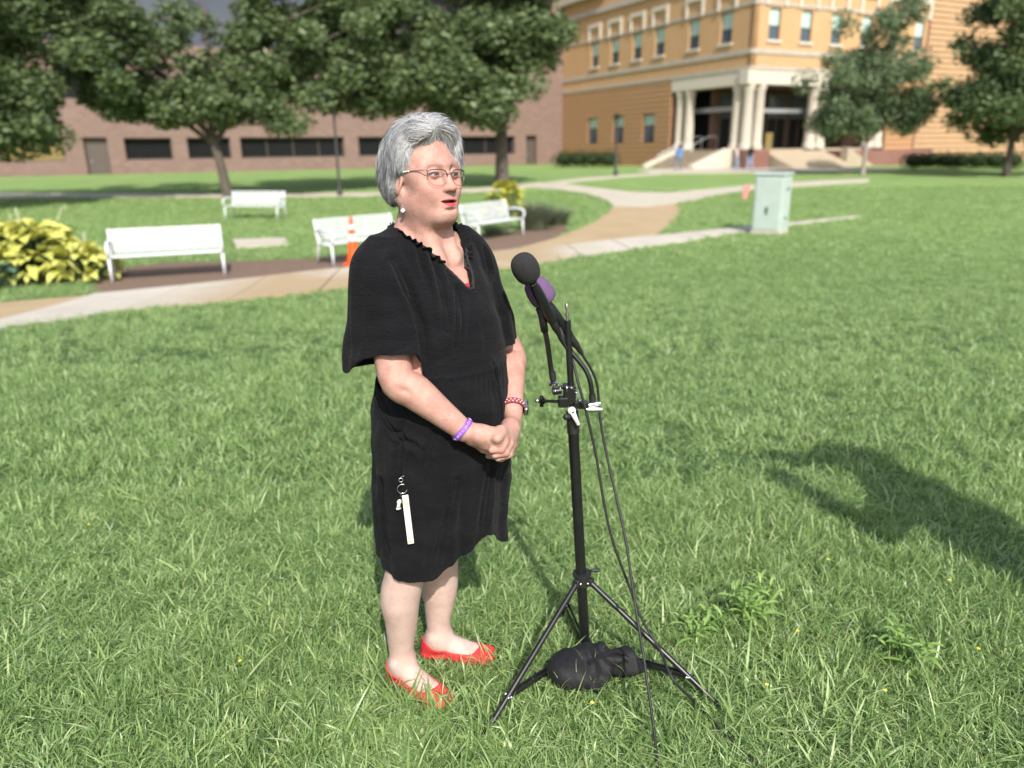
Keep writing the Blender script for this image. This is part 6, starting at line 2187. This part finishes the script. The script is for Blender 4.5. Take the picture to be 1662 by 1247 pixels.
def scatter_group():
    ng = bpy.data.node_groups.new('grass_scatter', 'GeometryNodeTree')
    ng.interface.new_socket('Geometry', in_out='INPUT', socket_type='NodeSocketGeometry')
    ng.interface.new_socket('Geometry', in_out='OUTPUT', socket_type='NodeSocketGeometry')
    N = ng.nodes.new; L = ng.links.new
    gi = N('NodeGroupInput'); go = N('NodeGroupOutput')
    def attr(nm, typ):
        n = N('GeometryNodeInputNamedAttribute'); n.data_type = typ; n.inputs['Name'].default_value = nm
        return n.outputs[0]
    grp = attr('grp', 'INT')
    cmp_ = N('FunctionNodeCompare'); cmp_.data_type = 'INT'; cmp_.operation = 'LESS_THAN'
    ins = [i for i in cmp_.inputs if i.type == 'INT']
    L(grp, ins[0]); ins[1].default_value = 0
    sep = N('GeometryNodeSeparateGeometry'); sep.domain = 'POINT'
    L(gi.outputs[0], sep.inputs[0]); L(cmp_.outputs[0], sep.inputs[1])
    spl = N('GeometryNodeSplitToInstances'); spl.domain = 'POINT'
    L(sep.outputs[1], spl.inputs['Geometry']); L(grp, spl.inputs['Group ID'])
    m2p = N('GeometryNodeMeshToPoints'); L(sep.outputs[0], m2p.inputs[0])
    iop = N('GeometryNodeInstanceOnPoints')
    L(m2p.outputs[0], iop.inputs['Points']); L(spl.outputs[0], iop.inputs['Instance'])
    iop.inputs['Pick Instance'].default_value = True
    L(attr('pick', 'INT'), iop.inputs['Instance Index'])
    e2r = N('FunctionNodeEulerToRotation'); L(attr('rot', 'FLOAT_VECTOR'), e2r.inputs[0])
    L(e2r.outputs[0], iop.inputs['Rotation']); L(attr('scl', 'FLOAT_VECTOR'), iop.inputs['Scale'])
    L(iop.outputs[0], go.inputs[0])
    return ng
NG = scatter_group()

def scatter(name, tufts, P, rot, scl, pick, mat, label, cat):
    nv = 0; V = []; F = []; grp = []; T_ = []
    for k, (v, f, t) in enumerate(tufts):
        V.append(v); F.append(f + nv); grp.append(np.full(len(v), k)); T_.append(t); nv += len(v)
    V.append(P); grp.append(np.full(len(P), -1))
    V = np.concatenate(V); F = np.concatenate(F); grp = np.concatenate(grp); T_ = np.concatenate(T_)
    me = np_mesh(name, V, F, True)
    n0 = nv; n = len(P)
    a = me.attributes.new('grp', 'INT', 'POINT'); a.data.foreach_set('value', grp.astype(np.int32))
    full = np.zeros((len(V), 3), np.float32); full[n0:] = rot
    a = me.attributes.new('rot', 'FLOAT_VECTOR', 'POINT'); a.data.foreach_set('vector', full.ravel())
    full = np.ones((len(V), 3), np.float32); full[n0:] = scl
    a = me.attributes.new('scl', 'FLOAT_VECTOR', 'POINT'); a.data.foreach_set('vector', full.ravel())
    pk_ = np.zeros(len(V), np.int32); pk_[n0:] = pick
    a = me.attributes.new('pick', 'INT', 'POINT'); a.data.foreach_set('value', pk_)
    a = me.attributes.new('tint', 'FLOAT', 'FACE'); a.data.foreach_set('value', T_.astype(np.float32))
    o = link(name, me, None, mat)
    tag(o, label, cat, kind='stuff')
    md = o.modifiers.new('scatter', 'NODES'); md.node_group = NG
    return o

def grass_material():
    m, nt, b = new_mat('grass_blade')
    b.inputs['Roughness'].default_value = .40
    b.inputs['Specular IOR Level'].default_value = .6
    at = nt.nodes.new('ShaderNodeAttribute'); at.attribute_name = 'tint'
    cr = nt.nodes.new('ShaderNodeValToRGB')
    e = cr.color_ramp.elements
    e[0].position = 0; e[0].color = (.075, .145, .042, 1)
    e[1].position = 1; e[1].color = (.55, .50, .32, 1)
    x = cr.color_ramp.elements.new(.34); x.color = (.25, .375, .125, 1)
    x = cr.color_ramp.elements.new(.60); x.color = (.50, .60, .28, 1)
    x = cr.color_ramp.elements.new(.68); x.color = (.54, .58, .34, 1)
    mr = nt.nodes.new('ShaderNodeMath'); mr.operation = 'MULTIPLY'; mr.inputs[1].default_value = .625
    nt.links.new(at.outputs['Fac'], mr.inputs[0]); nt.links.new(mr.outputs[0], cr.inputs[0])
    patch = ramp(nt, noise(nt, 1.6, 4, coord='World'), .35, .7)
    c = mix_rgb(nt, patch, mix_rgb(nt, .35, cr.outputs[0], (.185, .29, .105)), cr.outputs[0])
    patch2 = ramp(nt, noise(nt, 5.5, 3, coord='World'), .45, .8)
    c = mix_rgb(nt, patch2, c, mix_rgb(nt, .4, cr.outputs[0], (.30, .43, .17)))
    nt.links.new(c, b.inputs['Base Color'])
    tr = nt.nodes.new('ShaderNodeBsdfTranslucent')
    hs = nt.nodes.new('ShaderNodeHueSaturation'); hs.inputs['Hue'].default_value = .485; hs.inputs['Saturation'].default_value = 1.15; hs.inputs['Value'].default_value = 1.25
    nt.links.new(c, hs.inputs['Color']); nt.links.new(hs.outputs[0], tr.inputs[0])
    mx = nt.nodes.new('ShaderNodeMixShader'); mx.inputs[0].default_value = .42
    nt.links.new(b.outputs[0], mx.inputs[1]); nt.links.new(tr.outputs[0], mx.inputs[2])
    nt.links.new(mx.outputs[0], nt.nodes['Material Output'].inputs[0])
    return m
M['grass'] = grass_material()

def lawn_points(y0, y1, dens, r, margin=.4):
    """random points on the ground inside a widening view wedge"""
    half = lambda y: .72 * (y * 1.0 + .5) + margin
    area = (y1 - y0) * (half(y0) + half(y1))
    n = int(area * dens)
    y = r.uniform(y0, y1, n * 2); keep = r.random(n * 2) < half(y) / half(y1); y = y[keep][:n]
    x = r.uniform(-1, 1, len(y)) * half(y)
    ok = np.ones(len(x), bool)
    for P in POLYS: ok &= ~in_poly(x, y, P)
    for an, f, m_ in ((anR, fR, .056), (anL, fL, .070)):
        c0 = WM @ Vector((an[0], an[1], 0)); d0 = WM.to_3x3() @ Vector((f[0], f[1], 0))
        t = np.clip((x - c0.x) * d0.x + (y - c0.y) * d0.y, -.06, .17)
        ok &= np.hypot(x - c0.x - t * d0.x, y - c0.y - t * d0.y) > m_
    x, y = x[ok], y[ok]
    return np.stack([x, y, terrain(y)], 1)

def lay(name, y0, y1, dens, tufts, smin, smax, seed, label, cat='grass', tilt=.12):
    r = np.random.default_rng(seed)
    P = lawn_points(y0, y1, dens, r)
    n = len(P)
    # patchy height: some areas are trodden and shorter
    k = .75 + .25 * np.sin(P[:, 0] * 2.1 + 1.3 * np.sin(P[:, 1] * 1.7)) * np.sin(P[:, 1] * 2.6 + P[:, 0]) + .12 * r.normal(size=n)
    s = r.uniform(smin, smax, n) * np.clip(k, .45, 1.2)
    # blades lean with a wandering prevailing direction
    wx = np.sin(P[:, 1] * 1.9 + P[:, 0] * .7) * .22; wy = np.cos(P[:, 0] * 2.3 - P[:, 1] * .8) * .22
    rot = np.stack([r.normal(size=n) * tilt + wx, r.normal(size=n) * tilt + wy, r.uniform(0, 6.283, n)], 1)
    scl = np.stack([np.ones(n) * (smin + smax) / 2, np.ones(n) * (smin + smax) / 2, s], 1)
    return scatter(name, tufts, P, rot, scl, r.integers(0, len(tufts), n), M['grass'], label, cat)

r_ = np.random.default_rng(5)
near_t = [tuft(r_, 30, .05, .085, .0036, 5, .7, .75, .5) for _ in range(8)] + [tuft(r_, 16, .04, .12, .0048, 6, .7, .55, .5) for _ in range(6)] + [tuft(r_, 22, .035, .12, .0030, 5, .35, .5, .15) for _ in range(2)]
low_t = [tuft(r_, 34, .05, .055, .0032, 3, .8, .5, .5) for _ in range(6)]
mid_t = [tuft(r_, 34, .07, .10, .0052, 4, .5, .6, .3) for _ in range(8)]
far_t = [tuft(r_, 40, .16, .10, .012, 3, .5, .6, .3) for _ in range(6)]
long_t = [tuft(r_, 3, .03, .25, .0062, 7, .7, .26, .5) for _ in range(8)]
lay('grass', 1.15, 3.4, 760, near_t, .75, 1.2, 51, 'long lush grass in the foreground around the woman and the microphone stand')
lay('grass', 1.15, 3.4, 760, low_t, .8, 1.3, 52, 'short matted undergrowth grass in the foreground')
lay('grass', 3.4, 6.2, 330, near_t + mid_t, .75, 1.2, 53, 'grass of the middle lawn behind the woman')
lay('grass', 6.2, 14.5, 110, mid_t, .8, 1.15, 54, 'grass of the lawn up to the concrete walk')
lay('grass', 14.5, 34, 26, far_t, .8, 1.1, 55, 'grass of the far lawn beyond the benches')
lay('grass', 1.2, 4.0, 13, long_t, .8, 1.35, 56, 'single long stray grass blades lying across the foreground lawn', tilt=.3)

# taller blades standing round and over the shoes, the bag and the tripod feet
def clumps(spots, seed):
    r = np.random.default_rng(seed); P = []
    for px, py, n, sp in spots:
        c = spot(px, py)
        for _ in range(n): P.append((c.x + r.normal() * sp, c.y + r.normal() * sp * .6))
    P = np.array(P); P = np.concatenate([P, terrain(P[:, 1])[:, None]], 1); n = len(P)
    rot = np.stack([r.normal(size=n) * .3, r.normal(size=n) * .3, r.uniform(0, 6.283, n)], 1)
    s_ = r.uniform(.8, 1.25, n)
    scatter('grass', [tuft(r, 7, .03, .15, .0048, 6, .55, .5, .3) for _ in range(6)], P, rot, np.stack([s_, s_, s_], 1), r.integers(0, 6, n), M['grass'],
            'taller grass blades round the red shoes, the weight bag and the tripod feet', 'grass')
clumps([(690, 1168, 20, .05), (640, 1140, 10, .03), (735, 1150, 8, .025), (800, 1085, 12, .03), (930, 1130, 14, .06), (1000, 1120, 10, .05), (800, 1200, 8, .04), (1168, 1150, 8, .04), (620, 1200, 30, .12), (1060, 1210, 20, .1), (300, 1220, 24, .16), (1480, 1200, 20, .15)], 91)
# ------------------------------------------------------------------ broad leaved weeds in the lawn
weed_m = leaf_mat('weed_leaf', (.17, .29, .07), (.30, .44, .14), .35, .4) if 'leaf_mat' in globals() else M['grass']
def weed(px, py, n, h, label, seed, lw_=.0062, L=.105):
    p = spot(px, py); e = empty('weed', p); tag(e, label, 'weed', 'broad leaved weeds in the lawn')
    r = np.random.default_rng(seed)
    VS = MB(); V = []; F = []; T_ = []
    for i in range(n):
        az = r.uniform(0, 6.28); top = np.array([math.cos(az) * r.uniform(.02, .08), math.sin(az) * r.uniform(.02, .08), h * r.uniform(.6, 1.1)])
        b0 = np.array([r.normal() * .03, r.normal() * .03, 0])
        VS.tube([b0, b0 * .5 + top * .5 + [0, 0, .02], b0 + top], [.0022, .0018, .001], 5)
        for j in range(7):
            u = (j + 1) / 7; c = b0 + top * u; a2 = az + j * 2.4 + r.normal() * .3
            out = np.array([math.cos(a2), math.sin(a2), r.uniform(.3, 1.5)]); out /= np.linalg.norm(out); side = np.cross(out, [0, 0, 1]); side /= np.linalg.norm(side)
            ll = L * r.uniform(.6, 1.1) * (1.15 - .5 * u); w = lw_ * r.uniform(.7, 1.2); k = len(V); t = r.random()
            for s_ in (0, .25, .55, .8, 1):
                q = c + out * ll * s_ + np.array([0, 0, -.45 * ll * s_ * s_]); ww = w * math.sin(math.pi * (s_ * .88 + .1)) ** .7 if s_ < 1 else 0.0003
                V += [q - side * ww + [0, 0, ww * .5], q, q + side * ww + [0, 0, ww * .5]]
            for m_ in range(4):
                for b_ in (0, 1): F.append((k + 3 * m_ + b_, k + 3 * m_ + 3 + b_, k + 3 * m_ + 4 + b_, k + 3 * m_ + 1 + b_)); T_.append(t)
    me = np_mesh('leaves', V, F, True); a = me.attributes.new('tint', 'FLOAT', 'FACE'); a.data.foreach_set('value', np.array(T_, np.float32))
    lo_ = link('leaves', me, e, weed_m); tag(lo_, kind='stuff')
    VS.build('stem', weed_m, e)
weed(1195, 1010, 8, .17, 'tall bright crabgrass clump in the lawn right of the stand, below the tree shadow side', 61)
weed(1250, 1000, 4, .12, 'smaller bright weed just right of the tall crabgrass clump', 62)
weed(1465, 1075, 6, .13, 'pale green weed with wide leaves near the lower right', 63, .008)
weed(1130, 1040, 6, .10, 'low weed beside the right tripod leg', 64)
weed(1385, 840, 4, .10, 'light green sprout in the middle of the lawn shadow', 65, .005)
yel = simple('weed_flower', (.75, .62, .05), .6)
fl_e = []
r = np.random.default_rng(77)
places = ['left of the lawn shadow', 'under the lawn shadow at the right', 'at the lower left', 'below the right tripod leg', 'beside the black weight bag', 'at the far left of the lawn', 'at the lower right of the lawn', 'right of the crabgrass clump', 'just left of the black dress', 'nearest the right edge']
for i, (px, py) in enumerate([(1340, 940), (1535, 975), (395, 1110), (1240, 1150), (960, 1180), (150, 880), (1430, 1160), (1290, 1060), (520, 760), (1580, 1090)]):
    p = spot(px, py); e = empty('small_flower', p)
    tag(e, 'tiny yellow flower in the long grass ' + places[i], 'flower', 'tiny yellow flowers scattered in the lawn')
    V = MB(); V.tube([(0, 0, 0), (r.normal() * .01, r.normal() * .01, .085)], .0008, 4); V.build('stem', weed_m, e)
    V = MB()
    for k in range(5): a = k * 1.257; V.ball((.0035 * math.cos(a), .0035 * math.sin(a), .087), .0026, 6, (1, 1, .4))
    V.build('petals', yel, e)
